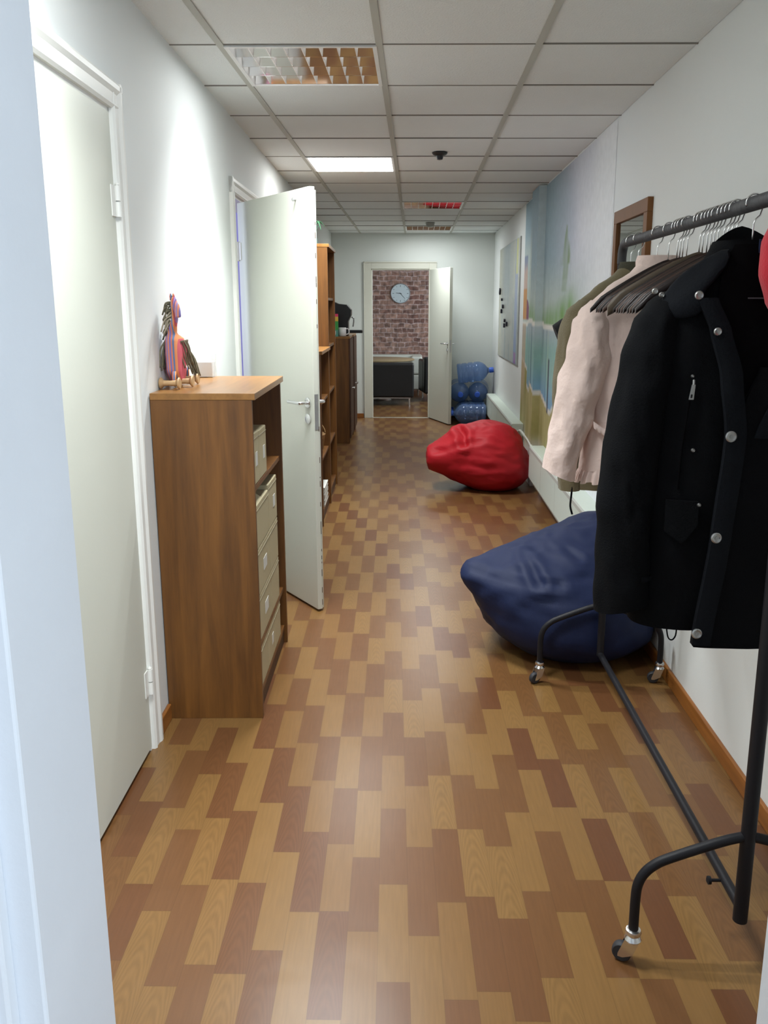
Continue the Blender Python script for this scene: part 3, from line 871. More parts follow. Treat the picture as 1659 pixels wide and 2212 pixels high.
BASE = (.75, .765, .765)
def mural(Y, z):
    nz = noise.noise(Vector((Y * 2.2, z * 2.2, 0)))
    nf = noise.noise(Vector((Y * 9, z * 3, 5)))
    st = noise.noise(Vector((Y * 16, z * .6, 2)))
    edge = sstep(4.75, 6.2, Y + .25 * nz)
    sky = mixc((.53, .56, .65), (.30, .41, .47), sstep(5.4, 6.9, Y + .2 * nz))
    sky = mixc(sky, (.46, .55, .52), sstep(1.95, 1.5, z))
    if Y > 7.45: sky = mixc(sky, (.55, .62, .56), .7 * sstep(2.25, 1.9, z))
    sky = mixc(sky, (.2, .3, .33), max(0, st) * .30 * sstep(2.0, 1.7, z))
    c = mixc(BASE, sky, edge)
    # cypress
    ty = 6.10 + .28 * (2.05 - z) * .35
    if 1.62 < z < 2.07:
        w = (.21 * min(1, (2.075 - z) / .22) if z > 1.80 else .13) + .05 * nf
        w = max(w, .004)
        k = sstep(w, w * .5, abs(Y - ty)); c = mixc(c, (.20, .29, .13), k * (.8 if z > 1.7 else .5) * (.75 + .6 * nf))
    # bushes
    top = 1.50 + .07 * noise.noise(Vector((Y * 2.5, 3, 1))) + .08 * sstep(6.6, 6.0, Y)
    if z > 1.35 and Y < 7.5:
        k = sstep(top + .09, top - .09, z) * sstep(5.5, 5.9, Y)
        c = mixc(c, (.17, .33, .09), k * (.7 + .3 * nf))
    # red-roofed tower at the far edge
    if Y > 7.78 and 1.40 < z < 1.64 and Y < 7.80 + (8.24 - 7.80) * .5 + .45 * (1 - (z - 1.40) / .24) and Y > 8.2 - .42 * (1 - (z - 1.40) / .24): c = mixc(c, (.20, .03, .11), .85)
    if Y > 8.16 and 1.40 < z < 1.68: c = (.56, .30, .13)
    if Y > 8.16 and 1.68 <= z < 1.98: c = mixc((.55, .42, .36), (.25, .30, .40), sstep(1.8, 1.95, z + .1 * nf))
    # pale parapet and the basin under it
    par = 1.372 + .035 * max(0, 1 - ((Y - 7.55) / .55) ** 2) - .012
    if z < par:
        pool = mixc((.27, .45, .41), (.18, .34, .52), sstep(1.05, .75, z + .1 * nz))
        pool = mixc((.40, .48, .52), pool, sstep(1.36, 1.15, z))
        pool = mixc(pool, (.08, .16, .20), max(0, st - .15) * 1.3)
        pool = mixc(pool, (.42, .52, .30), max(0, -st - .2) * .8)
        if Y < 6.62: low = lerp(.70, 1.0, sstep(6.62, 6.0, Y))
        elif Y < 7.36: low = lerp(.70, .87, (Y - 6.62) / .74)
        else: low = lerp(.80, .99, (Y - 7.36) / .85)
        ground = mixc((.30, .27, .09), (.45, .40, .20), .5 + .7 * nf)
        ground = mixc(BASE, ground, sstep(.10, .45, z + .12 * nz))
        c = pool if z > low else ground
        if abs(z - low) < .018: c = (.60, .60, .54)
        c = mixc(BASE, c, sstep(5.2, 5.7, Y))
    if abs(z - par) < .022 and Y > 5.6: c = (.72, .72, .66)
    # narrow dark reeds
    for ry, z0, z1 in ((6.70, .68, 1.12), (7.60, .72, 1.08)):
        if abs(Y - ry) < .025 and z0 < z < z1: c = (.07, .08, .10)
    if Y > 8.16 and z < 1.36: c = mixc(c, (.52, .38, .26), .7 * sstep(.5, .9, z))
    return tuple(min(1, max(0, v)) for v in c)
MY0, MY1 = 4.7, 8.41
def mur_sheet(nm, ya, yb, x):
    nu = int((yb - ya) / .02)
    o = color_grid(nm, nu, 120, lambda u, v: (x, lerp(ya, yb, u), lerp(.02, H - .006, v)),
                   lambda u, v: mural(lerp(ya, yb, u), lerp(.02, H - .006, v)), MATS['mural_paint'])
    return o
mt = thing('mural', 'painted landscape mural with cypress and blue basin on the right wall', 'mural', (XR, 6.5, 0))
for ya, yb, x in ((MY0, PY0, XR - .0012), (PY1, MY1, XR - .0012), (PY0, PY1, PX - .0012)):
    o = mur_sheet('painted_panel', ya, yb, x); o.parent = mt; o.matrix_parent_inverse = Matrix.Translation((-XR, -6.5, 0))
def side_col(u, v):
    z = lerp(.02, H - .006, v)
    return mixc(mural(PY0 - .02, z), (.58, .68, .70), .75 * sstep(1.0, 1.6, z))
o = color_grid('painted_panel', 4, 120, lambda u, v: (lerp(PX - .0012, XR, u), PY0 - .0012, lerp(.02, H - .006, v)), side_col, MATS['mural_paint'])
o.parent = mt; o.matrix_parent_inverse = Matrix.Translation((-XR, -6.5, 0))

# mirror
t = thing('wall_mirror', 'tall mirror in brown wooden frame behind the clothes rail', 'mirror', (XR, 4.245, 1.25))
my, mz = .325, .74
bm = B()
fw = .062
bx(bm, -.026, 0, -my, my, mz - fw, mz); bx(bm, -.026, 0, -my, my, 0, fw)
bx(bm, -.026, 0, -my, -my + fw, fw, mz - fw); bx(bm, -.026, 0, my - fw, my, fw, mz - fw)
obj('mirror_frame', bm, MATS['brown_frame'], t, bevel=.002)
obj('mirror_pane', box(-.014, -.006, -my + fw, my - fw, fw, mz - fw), MATS['mirror_glass'], t)

# printed board
t = thing('wall_board', 'grey-green printed board on the right wall near the far corner', 'board', (XR, 9.73, .93))
def board_col(u, v):
    # u 0 near .. 1 far ; v up
    n = noise.noise(Vector((u * 9, v * 1.5, 3)))
    c = mixc((.42, .45, .44), (.50, .50, .42), v)
    c = mixc(c, (.33, .40, .45), sstep(.15, .5, u + .15 * n) * sstep(.3, .7, v))
    c = mixc(c, (.44, .44, .36), sstep(.6, .95, u))
    if .06 < u < .17: c = mixc(c, (.12, .22, .58), .8 * (1 - .4 * v))
    if .06 < u < .15 and v > .72: c = (.55, .55, .16)
    if .06 < u < .16 and v < .1: c = (.32, .14, .42)
    if n > .25: c = mixc(c, (.25, .32, .36), .5)
    return c
bh, bw_ = 1.265, 1.02
o = color_grid('printed_face', 60, 60, lambda u, v: (-.0135, lerp(-bw_, bw_, u), lerp(0, bh, v)), board_col, MATS['board_print']); o.parent = t
bm = B(); bx(bm, -.012, 0, -bw_ - .01, bw_ + .01, -.01, bh + .01); obj('board_panel', bm, MATS['board_edge'], t, bevel=.004)
for k, (y, z, a, l) in enumerate(((10.57, 1.70, .6, .07), (10.32, 1.60, 0, .03), (10.19, 1.52, .3, .04), (10.34, 1.465, 0, .05), (9.94, 1.36, .2, .035), (9.97, 1.305, 0, .05), (9.72, 1.325, .1, .05))):
    o = obj('magnet', (lambda b_: (bx(b_, -.02, 0, -.022, .022, -l / 2, l / 2), b_)[1])(B()), MATS['magnet'], bevel=.004, loc=(XR - .0135, y, z))
    o.rotation_euler = (a, 0, 0)
    tag(o, ['slanted dark magnet, topmost on the far edge of the printed board', 'dark magnet just below the slanted one on the board', 'dark magnet third down the far edge of the board',
            'wide dark magnet fourth down the far edge of the board', 'upper one of the lower trio of magnets on the board', 'wide lowest magnet of the trio on the printed board', 'dark magnet nearest to the camera on the printed board'][k], 'magnet', 'magnets on the printed board')

# convector heaters
def convector(label, y0, y1):
    t = thing('convector', label, 'heater', (XR, y0, .118))
    x0 = -.117; l = y1 - y0; hh = .287
    bm = B(); prism(bm, [(x0 + .004, .03), (x0, .034), (x0, hh - .03), (-.004, hh - .03), (-.004, .03)], 0, l, 'y')
    obj('heater_body', bm, MATS['convector'], t)
    bm = B(); prism(bm, [(x0 + .012, 0), (x0 - .001, .03), (-.002, .03), (-.002, 0)], -.001, l + .001, 'y')
    obj('lower_lip', bm, MATS['convector_lip'], t)
    bm = B(); prism(bm, [(x0 - .002, hh - .032), (x0 - .001, hh - .010), (x0 + .008, hh - .002), (x0 + .008, hh - .032)], -.001, l + .001, 'y')
    obj('upper_lip', bm, MATS['convector_lip'], t)
    bm = B(); bx(bm, x0 + .008, -.002, -.001, l + .001, hh - .032, hh)
    obj('top_grille', bm, MATS['convector'], t, bevel=.002)
    bm = B()
    for y in [l * k / 4 for k in (1, 2, 3)]: bx(bm, x0 - .0006, x0 + .001, y - .001, y + .001, .035, hh - .034)
    obj('panel_joint', bm, MATS['convector_lip'], t)
    return t
convector('near white convector heater behind the blue and red beanbags', 4.20, 6.80)
convector('far white convector heater in front of the blue water bottles', 8.12, 11.05)
t = thing('heating_pipe', 'bent white heating pipe joining the two convector heaters', 'pipe', (XR - .06, 6.79, .30))
bm = B(); tube(bm, smooth_path([(0, 1.335, .02), (0, 1.25, .035), (0, 1.10, .07), (0, .8, .075), (0, .45, .065), (0, .12, .02), (0, .015, .0)], 6), .013, 12)
obj('pipe_run', bm, MATS['pipe_paint'], t, smooth=True)
bm = B(); lathe(bm, [(.012, 0), (.022, .004), (.022, .03), (.016, .034), (.016, .05)], 14, (0, 1.235, .03), axis='y')
obj('valve', bm, MATS['steel'], t, autosmooth=40)

# ------------------------------------------------------------------ water bottles in the far corner
def bottle(label, loc, direction, roll=0):
    t = thing('water_bottle', label, 'bottle', loc, 0, 'empty blue water bottles in the far corner')
    prof = [(.0, .012), (.06, .004), (.122, .0), (.133, .012), (.134, .05), (.124, .06), (.134, .07), (.134, .125), (.122, .14), (.134, .155), (.134, .205), (.122, .22), (.134, .235), (.134, .28),
            (.131, .305), (.115, .34), (.085, .375), (.05, .40), (.032, .415), (.028, .43), (.028, .455), (.0, .456)]
    bm = B(); lathe(bm, prof, 32, cap=False)
    obj('bottle_body', bm, MATS['bottle_blue'], t, smooth=True)
    bm = B(); lathe(bm, [(.0, .424), (.034, .424), (.036, .43), (.036, .475), (.03, .482), (.0, .483)], 20, cap=False)
    obj('cap', bm, MATS['cap_blue'], t, autosmooth=40)
    q = Vector((0, 0, 1)).rotation_difference(Vector(direction).normalized())
    t.rotation_mode = 'QUATERNION'; t.rotation_quaternion = q
    return t
bottle('blue water bottle lying crosswise in the front of the corner pile, behind the red beanbag', (.922, 11.00, .137), (-1, .0, .03))
bottle('blue water bottle lying crosswise in the middle of the bottom layer of the corner pile', (.930, 11.268, .137), (-1, .0, 0))
bottle('blue water bottle lying on the floor along the end wall under the pile', (.95, 11.520, .137), (-1, 0, 0))
bottle('blue water bottle in the second layer, neck towards the camera, left one', (.575, 11.60, .425), (.05, -1, -.10))
bottle('blue water bottle in the second layer, neck towards the camera, beside the heater', (.875, 11.61, .425), (-.12, -1, -.10))
bottle('uppermost blue water bottle of the corner pile, cap against the right wall', (.565, 11.34, .640), (1, -.06, .12))

# ------------------------------------------------------------------ beanbags
def smin(a, b_, k):
    h = max(k - abs(a - b_), 0) / k
    return min(a, b_) - h * h * k * .25
def hull(chains, n=7):
    """ellipsoids strung between the given end ellipsoids: a stuffed bag pulled taut between them"""
    out = []
    for A, Z in chains:
        for i in range(n):
            t_ = i / (n - 1)
            out.append(tuple(lerp(p, q, t_) for p, q in zip(A, Z)))
    return out
def ell(x, y, z, e):
    qx, qy, qz = (x - e[0]) / e[3], (y - e[1]) / e[4], (z - e[2]) / e[5]
    k0 = sqrt(qx * qx + qy * qy + qz * qz)
    k1 = sqrt((qx / e[3]) ** 2 + (qy / e[4]) ** 2 + (qz / e[5]) ** 2)
    return k0 * (k0 - 1) / k1 if k1 > 1e-9 else -min(e[3:])
def beanbag(name, label, m, centre, lumps, folds, k=.16, wr=.010, loc=(0, 0, 0), axis=(1, 0, .2), seams=()):
    C = Vector(centre); NU, NV = 112, 70
    def sdf(p):
        d = None
        for c in lumps:
            e = ell(p[0], p[1], p[2], c); d = e if d is None else smin(d, e, k)
        return d
    bm = B(); grid = []
    ax = Vector(axis).normalized()
    for j in range(NV + 1):
        th = pi * j / NV; row = []
        for i in range(NU):
            ph = 2 * pi * i / NU
            d = Vector((sin(th) * cos(ph), sin(th) * sin(ph), cos(th)))
            t_ = .02
            for _ in range(22):
                s = sdf(C + d * t_)
                t_ += -s * .95
                t_ = max(.02, t_)
                if abs(s) < 4e-4: break
            p = C + d * t_
            disp = 0
            # drawn wrinkles running towards the tip
            along = p.dot(ax); perp = p - ax * along
            q = Vector((along * 3.0, perp.y * 9, perp.z * 9)); q2 = Vector((p.x * 6, p.y * 6, p.z * 11))
            disp += wr * (1 - 2 * abs(noise.noise(q))) * .8 + wr * .9 * noise.noise(q2) + wr * .5 * (1 - 2 * abs(noise.noise(q2 * 2.1)))
            for pl, dep, w in folds:
                dm = 9
                for a, b_ in zip(pl[:-1], pl[1:]):
                    a = Vector(a); b_ = Vector(b_); ab = b_ - a; tt = max(0, min(1, (p - a).dot(ab) / ab.length_squared)); dm = min(dm, (p - a - ab * tt).length)
                disp += -dep * exp(-(dm / w) ** 2) + .45 * dep * exp(-((dm - 1.9 * w) / w) ** 2)
            if p.z < .10: disp *= max(0, p.z / .10)
            p = p + d * disp
            if p.z < .004: p.z = .004
            p.x = min(p.x, XR - .012 if p.z > .06 else XR - .022)
            row.append(p)
        grid.append(row)
    top = bm.verts.new(grid[0][0]); bot = bm.verts.new(grid[NV][0])
    vr = [[bm.verts.new(p) for p in r] for r in grid[1:NV]]
    for i in range(NU):
        bm.faces.new((top, vr[0][i], vr[0][(i + 1) % NU])); bm.faces.new((bot, vr[-1][(i + 1) % NU], vr[-1][i]))
        for j in range(NV - 2): bm.faces.new((vr[j][i], vr[j + 1][i], vr[j + 1][(i + 1) % NU], vr[j][(i + 1) % NU]))
    bmesh.ops.translate(bm, verts=bm.verts[:], vec=(-C.x, -C.y, 0))
    t = thing(name, label, 'beanbag', (C.x, C.y, 0))
    obj('bag_cover', bm, m, t, smooth=True)
    return t
RT = (.150, 7.00, .272, .028, .12, .080); RM = (.64, 7.10, .275, .29, .37, .29); RB = (.70, 7.10, .18, .285, .36, .22); RK = (.46, 7.02, .34, .17, .22, .18)
red = beanbag('beanbag', 'red beanbag chair slumped on the floor by the right wall', MATS['red_nylon'], (.58, 7.08, .24),
    hull([(RT, RM), (RT, RB), (RT, RK)]),
    [([(.16, 6.87, .345), (.28, 6.80, .375), (.42, 6.78, .42), (.62, 6.76, .47)], .030, .024), ([(.36, 7.0, .53), (.40, 6.88, .48), (.40, 6.79, .42)], .042, .028),
     ([(.50, 6.72, .40), (.80, 6.74, .36)], .006, .022), ([(.42, 6.76, .33), (.64, 6.70, .30)], .005, .018), ([(.5, 6.9, .55), (.7, 6.8, .50)], .012, .025), ([(.20, 6.9, .2), (.40, 6.78, .26), (.60, 6.70, .22)], .008, .03), ([(.55, 6.7, .36), (.85, 6.76, .26)], .008, .02)],
    k=.06, wr=.012)
bm = B(); bx(bm, -.018, .018, -.002, .002, -.03, .03); o = obj('care_tag', bm, MATS['purple_tag'], red); o.location = (-.43, -.125, .235); o.rotation_euler = (0, 0, -.8); o['label'] = 'small purple sewn tag'
BT = (.275, 3.60, .345, .036, .07, .036); BM = (.70, 3.68, .23, .35, .41, .235); BR = (.87, 3.80, .40, .15, .24, .155); BL = (.72, 3.66, .16, .37, .41, .20)
blue = beanbag('beanbag', 'navy blue beanbag chair behind the wheels of the clothes rail', MATS['navy_nylon'], (.66, 3.70, .25),
    hull([(BT, BM), (BT, BR), (BT, BL), (BR, BM)]),
    [([(.25, 3.55, .375), (.36, 3.44, .385), (.50, 3.36, .375), (.60, 3.34, .39)], .020, .020), ([(.47, 3.58, .49), (.50, 3.46, .44), (.525, 3.36, .38)], .032, .020),
     ([(.60, 3.34, .40), (.72, 3.36, .41)], .010, .018), ([(.55, 3.32, .32), (.72, 3.29, .31)], .006, .016), ([(.45, 3.34, .27), (.62, 3.29, .25)], .005, .018), ([(.62, 3.56, .53), (.70, 3.46, .45)], .012, .02)],
    k=.05, wr=.011)

# ------------------------------------------------------------------ clothes rail on castors
RX, RY0, RY1, RZ = .760, 1.704, 3.220, 1.738
t = thing('clothes_rack', 'black metal clothes rail on four castors along the right wall', 'clothes rack', (RX, (RY0 + RY1) / 2, 0))
yc = (RY0 + RY1) / 2; ya, yb = RY0 - yc, RY1 - yc
PB = .118
bm = B(); tube(bm, [(0, ya, PB), (0, ya, RZ - .05)], .0165, 20); obj('post', bm, MATS['black_metal'], t, autosmooth=50)
bm = B(); tube(bm, [(0, yb, PB), (0, yb, RZ - .05)], .0145, 20); obj('post', bm, MATS['black_metal'], t, autosmooth=50)
bm = B()
pth = [(0, ya, RZ - .07)] + [(0, ya + .05 - .05 * cos(radians(a)), RZ - .05 + .05 * sin(radians(a))) for a in range(0, 91, 15)] + \
      [(0, yb - .05 + .05 * sin(radians(a)), RZ - .05 + .05 * cos(radians(a))) for a in range(0, 91, 15)] + [(0, yb, RZ - .07)]
tube(bm, pth, .0165, 20); obj('hanging_rail', bm, MATS['rail_wrap'], t, autosmooth=50)
bm = B(); tube(bm, [(0, ya + .01, .150), (0, yb - .01, .125)], .0125, 18); obj('lower_rail', bm, MATS['black_metal'], t, autosmooth=50)
bm = B()
lathe(bm, [(.004, 0), (.004, -.022), (.010, -.024), (.010, -.031), (.004, -.034)], 12, (-.012, ya + .10, .147), axis='x')
obj('adjusting_screw', bm, MATS['black_metal'], t, autosmooth=40)
for y in (ya, yb):
    for sx in (-1, 1):
        bm = B()
        leg = [(sx * .012, y, .335), (sx * .06, y, .322), (sx * .17, y, .280)]
        cx_, cz_, r_ = .17, .280, .0
        leg += [(sx * .205, y, .262), (sx * .228, y, .240), (sx * .241, y, .212), (sx * .245, y, .175), (sx * .245, y, .085)]
        tube(bm, smooth_path(leg, 4), .0115, 16)
        lg = obj('foot_bar', bm, MATS['black_metal'], t, autosmooth=50)
        if y > 0 and sx > 0:
            bm = B(); tube(bm, [(sx * .178, y, .2765), (sx * .205, y, .2625)], .0135, 14); obj('white_tape', bm, MATS['paper'], lg)
        # castor
        cxx = sx * .245
        swiv = -.45 if (y < 0 and sx < 0) else (.5 if sx < 0 else -.2)
        def rot(px, py, pz): return (cxx + px * cos(swiv) - py * sin(swiv), y + px * sin(swiv) + py * cos(swiv), pz)
        bm = B()
        lathe(bm, [(.012, .092), (.017, .09), (.019, .084), (.017, .078), (.012, .076), (.016, .072), (.020, .066), (.018, .062), (.006, .060)], 18, (cxx, y, 0))
        for s in (-1, 1):
            poly = [(-.016, .066), (.016, .066), (.004, .03), (-.018, .018), (-.030, .018), (-.030, .026)]
            A = [rot(px, s * .013, pz) for px, pz in poly]; Cc = [rot(px, s * .0155, pz) for px, pz in poly]
            rings(bm, [A, Cc])
        cst = obj('castor_fork', bm, MATS['chrome'], lg, autosmooth=40)
        bm = B()
        rs = []
        for r_, h_ in ((.006, -.0105), (.020, -.0105), (.0225, -.008), (.0235, 0), (.0225, .008), (.020, .0105), (.006, .0105)):
            rs.append([rot(-.023 + r_ * cos(a), h_, .0237 + r_ * sin(a)) for a in [2 * pi * k / 24 for k in range(24)]])
        rings(bm, rs); obj('wheel', bm, MATS['rubber'], lg, autosmooth=40)

# ------------------------------------------------------------------ coat hangers
def make_hanger(label, m, kind=0, drop=0.0, half=.222):
    """origin at the rail centre above; local x across the rail"""
    t = thing('coat_hanger', label, 'hanger', (0, 0, 0))
    bm = B(); R = .0205
    pts = [(R * cos(radians(a)), 0, R * sin(radians(a))) for a in range(200, -31, -15)]
    pts += [(.013, 0, -.026), (.004, 0, -.034), (0, 0, -.045), (0, 0, -.098 - drop)]
    tube(bm, pts, .0019, 8); obj('hook', bm, MATS['chrome'] if kind != 2 else MATS['steel'], t, smooth=True)
    bm = B()
    rs = []
    n = 30
    for i in range(n + 1):
        s = -1 + 2 * i / n; a = abs(s)
        x = (half if kind != 1 else .232) * s; zc = -.108 - drop - .118 * (a ** 1.25) - .012 * sstep(.85, 1, a); yoff = .022 * a * a
        hgt = lerp(.021 if kind != 1 else .026, .010 if kind != 1 else .021, a); w = lerp(.0065, .0060, a)
        if a > .97: hgt *= .7
        rs.append([(x, yoff + w * cos(b_) * (abs(cos(b_)) ** -.3 if abs(cos(b_)) > .01 else 1), zc + hgt * sin(b_)) for b_ in [2 * pi * k / 12 for k in range(12)]])
    rings(bm, rs); obj('shoulder_bar', bm, m, t, autosmooth=60)
    if kind == 3:
        bm = B(); tube(bm, [(-.196, .019, -.222), (.196, .019, -.222)], .0045, 10); obj('trouser_bar', bm, m, t, smooth=True)
    return t
HG = [('dark', 0), ('brown', 0), ('olive', 1)]
protos = {k: make_hanger('x', MATS['hanger_' + k], kd) for k, kd in HG}
protos['worn'] = make_hanger('x', MATS['hanger_dark'], 0, .030, .185)
used = set()
def hanger(y, kind, label, group, rz=0.0):
    p = protos[kind]
    if kind not in used:
        used.add(kind); o = p; o.location = (RX, y, RZ); o.rotation_euler = (0, 0, rz); o['label'] = label
        if group: o['group'] = group
    else:
        o = dup_tree(p, (RX, y, RZ), rz, label, group)
    if not group and 'group' in o: del o['group']
    return o
EG = 'empty hangers on the clothes rail'
ords = ['first', 'second', 'third', 'fourth', 'fifth', 'sixth', 'seventh', 'eighth', 'ninth', 'tenth', 'eleventh', 'twelfth', 'thirteenth', 'fourteenth', 'fifteenth']
ys = [2.632, 2.545, 2.519, 2.493, 2.455, 2.350, 2.324, 2.290, 2.264, 2.238, 2.212, 2.170, 2.144, 2.118, 2.090]
kinds = ['dark', 'dark', 'brown', 'dark', 'brown', 'olive', 'dark', 'brown', 'dark', 'brown', 'dark', 'dark', 'brown', 'dark', 'dark']
word = {'dark': 'near-black', 'brown': 'reddish brown', 'olive': 'flat olive-brown'}
for i, (y, k) in enumerate(zip(ys, kinds)):
    hanger(y, k, 'empty %s coat hanger, %s from the pink jacket on the rail' % (word[k], ords[i]), EG, random.uniform(-.012, .012))
hanger(3.085, 'worn', 'coat hanger holding the black shirt at the far end of the rail', 'hangers holding clothes')
hanger(2.985, 'worn', 'dark coat hanger inside the olive coat, hook bare on the rail', 'hangers holding clothes')
hanger(2.755, 'worn', 'dark coat hanger inside the pink jacket', 'hangers holding clothes')
hanger(1.985, 'worn', 'coat hanger inside the big black coat, hook bare on the rail', 'hangers holding clothes')

# ------------------------------------------------------------------ garments
def body_rings(tab, front_drop=None, n=72, fold=.006, seed=0, sharp=.75, open_top=True):
    zs = []
    z0, z1 = tab[0][0], tab[-1][0]
    N_ = max(24, int((z1 - z0) / .014))
    out = []
    for i in range(N_ + 1):
        z = lerp(z0, z1, i / N_)
        cx, hw, hf, hb = interp(tab, z)
        ring = []
        for k in range(n):
            a = 2 * pi * k / n
            ca, sa = cos(a), sin(a)
            x = cx + hw * (abs(ca) ** sharp) * (1 if ca > 0 else -1)
            d = hf if sa < 0 else hb
            y = d * (abs(sa) ** .8) * (1 if sa > 0 else -1)
            f = noise.noise(Vector((x * 14 + seed, (1 if sa > 0 else -1) * 2, z * 2.2))) + .6 * noise.noise(Vector((x * 30, seed + sa, z * 9)))
            w = sstep(z1, z1 - .25, z)
            y += fold * f * w; x += fold * .5 * f * w * ca
            ring.append((x, y, z))
        out.append(ring)
    return out
def sleeve_rings(tab, n=40, fold=.006, seed=0, tilt=0.0):
    z0, z1 = tab[0][0], tab[-1][0]; N_ = max(24, int((z1 - z0) / .012)); out = []
    for i in range(N_ + 1):
        z = lerp(z0, z1, i / N_)
        cx, cy, rx, ry = interp(tab, z)
        ring = []
        for k in range(n):
            a = 2 * pi * k / n
            f = noise.noise(Vector((cos(a) * 1.6 + seed, sin(a) * 1.6, z * 13))) + .7 * (1 - 2 * abs(noise.noise(Vector((cos(a) * 1.1 + seed, sin(a), z * 7 + cos(a) * 1.4)))))
            w = 1 if z < z1 - .06 else .3
            ring.append((cx + (rx + fold * f * w) * cos(a), cy + (ry + fold * f * w) * sin(a), z + tilt * cos(a) * sstep(z0 + .12, z0, z)))
        out.append(ring)
    return out
def inner_lip(bm, vs_ring, depth, shrink):
    pass
def hollow(bm, rs, thick=.006, lip=.05):
    """closed shell whose lower end turns inward so the hem/cuff reads as an opening"""
    first = rs[0]; c = Vector((sum(p[0] for p in first) / len(first), sum(p[1] for p in first) / len(first), 0))
    def sh(r, f, dz): return [(c.x + (p[0] - c.x) * f, c.y + (p[1] - c.y) * f, p[2] + dz) for p in r]
    rings(bm, [sh(first, .84, lip), sh(first, .9, .012), sh(first, .95, 0.001)] + rs)

# --- olive coat (behind the pink jacket)
GL = lambda z: z
t = thing('olive_coat', 'olive brown coat on the rail behind the pink jacket', 'coat', (RX, 2.965, .87))
oz = -.87
tab = [(.875, .0, .215, .06, .07), (1.1, 0, .225, .065, .075), (1.35, 0, .222, .07, .075), (1.46, 0, .218, .065, .07), (1.522, 0, .205, .055, .06), (1.575, 0, .15, .05, .055), (1.62, 0, .085, .045, .05), (1.645, 0, .062, .04, .045)]
bm = B(); hollow(bm, [[(x, y, z + oz) for x, y, z in r] for r in body_rings(tab, fold=.008, seed=3)])
obj('coat_body', bm, MATS['olive_fabric'], t, autosmooth=70)
for sx in (-1, 1):
    tab = [(.872, sx * .205, -.01, .036, .046), (1.0, sx * .218, -.008, .042, .05), (1.25, sx * .228, 0, .05, .06), (1.42, sx * .214, .0, .05, .065), (1.50, sx * .195, 0, .045, .06), (1.535, sx * .178, 0, .02, .035)]
    bm = B(); hollow(bm, [[(x, y, z + oz) for x, y, z in r] for r in sleeve_rings(tab, seed=sx * 3, fold=.005)])
    obj('sleeve', bm, MATS['olive_fabric'], t, autosmooth=70)
bm = B()
rs = []
for i in range(15):
    a = radians(-200 + 220 * i / 14)
    rs.append([(.066 * cos(a) * f, .048 * sin(a) * f, zz + oz) for f, zz in ((1.0, 1.60), (1.06, 1.645), (.98, 1.66), (.9, 1.61))])
rings(bm, rs); obj('collar', bm, MATS['olive_dark'], t, autosmooth=60)
bm = B(); tube(bm, smooth_path([(-.205, -.055, .89 + oz), (-.206, -.057, .86 + oz), (-.208, -.057, .82 + oz), (-.200, -.057, .79 + oz)], 4), .0035, 8)
obj('drawcord', bm, MATS['black_fabric'], t, smooth=True)

# --- black shirt at the far end
t = thing('black_shirt', 'black short-sleeved shirt at the far end of the rail', 'shirt', (RX, 3.085, 1.0))
oz = -1.0
tab = [(1.0, 0, .19, .03, .035), (1.35, 0, .19, .035, .04), (1.44, 0, .185, .04, .045), (1.49, 0, .165, .04, .045), (1.53, 0, .12, .04, .045), (1.57, 0, .08, .04, .045), (1.58, 0, .07, .035, .04)]
bm = B(); hollow(bm, [[(x, y, z + oz) for x, y, z in r] for r in body_rings(tab, fold=.005, seed=8)]); obj('shirt_body', bm, MATS['tee_fabric'], t, autosmooth=70)
for sx in (-1, 1):
    bm = B()
    rs = []
    for s_, (x, z, h) in enumerate(((.13, 1.45, .056), (.18, 1.435, .062), (.215, 1.415, .064), (.246, 1.397, .060))):
        nrm = Vector((.55, 0, .83))
        rs.append([(sx * (x + h * cos(a) * nrm.x * .7), .03 * sin(a) - .01, z + h * cos(a) * nrm.z + oz) for a in [2 * pi * k / 20 for k in range(20)]])
    rings(bm, rs); obj('short_sleeve', bm, MATS['tee_fabric'], t, autosmooth=60)

# --- pink jacket
t = thing('pink_jacket', 'pale pink cropped jacket with frilled hem on the rail', 'jacket', (RX, 2.745, .93))
oz = -.93
tab = [(.985, -.01, .205, .062, .07), (1.08, -.01, .20, .062, .07), (1.2, -.005, .190, .062, .07), (1.36, 0, .20, .07, .075), (1.47, 0, .216, .065, .07), (1.522, 0, .205, .055, .06), (1.575, 0, .15, .05, .055), (1.62, 0, .08, .045, .05), (1.645, 0, .058, .04, .045)]
bm = B(); hollow(bm, [[(x, y, z + oz) for x, y, z in r] for r in body_rings(tab, fold=.014, seed=12)])
obj('jacket_body', bm, MATS['pink_fabric'], t, autosmooth=75)
bm = B()   # frilled hem
n = 150
rs = []
for f, z in ((.97, 1.005), (1.0, .985), (1.03, .965), (1.045, .945)):
    ring = []
    for k in range(n):
        a = 2 * pi * k / n
        wv = (.0075 * sin(a * 34)) * sstep(1.0, .95, z)
        ca, sa = cos(a), sin(a)
        ring.append((-.01 + (.205 * f + wv) * (abs(ca) ** .75) * (1 if ca > 0 else -1), ((.062 if sa < 0 else .07) * f + wv) * (abs(sa) ** .8) * (1 if sa > 0 else -1), z + oz + .004 * sin(a * 17)))
    rs.append(ring)
rings(bm, rs, False, False); obj('frilled_hem', bm, MATS['pink_fabric'], t, smooth=True)
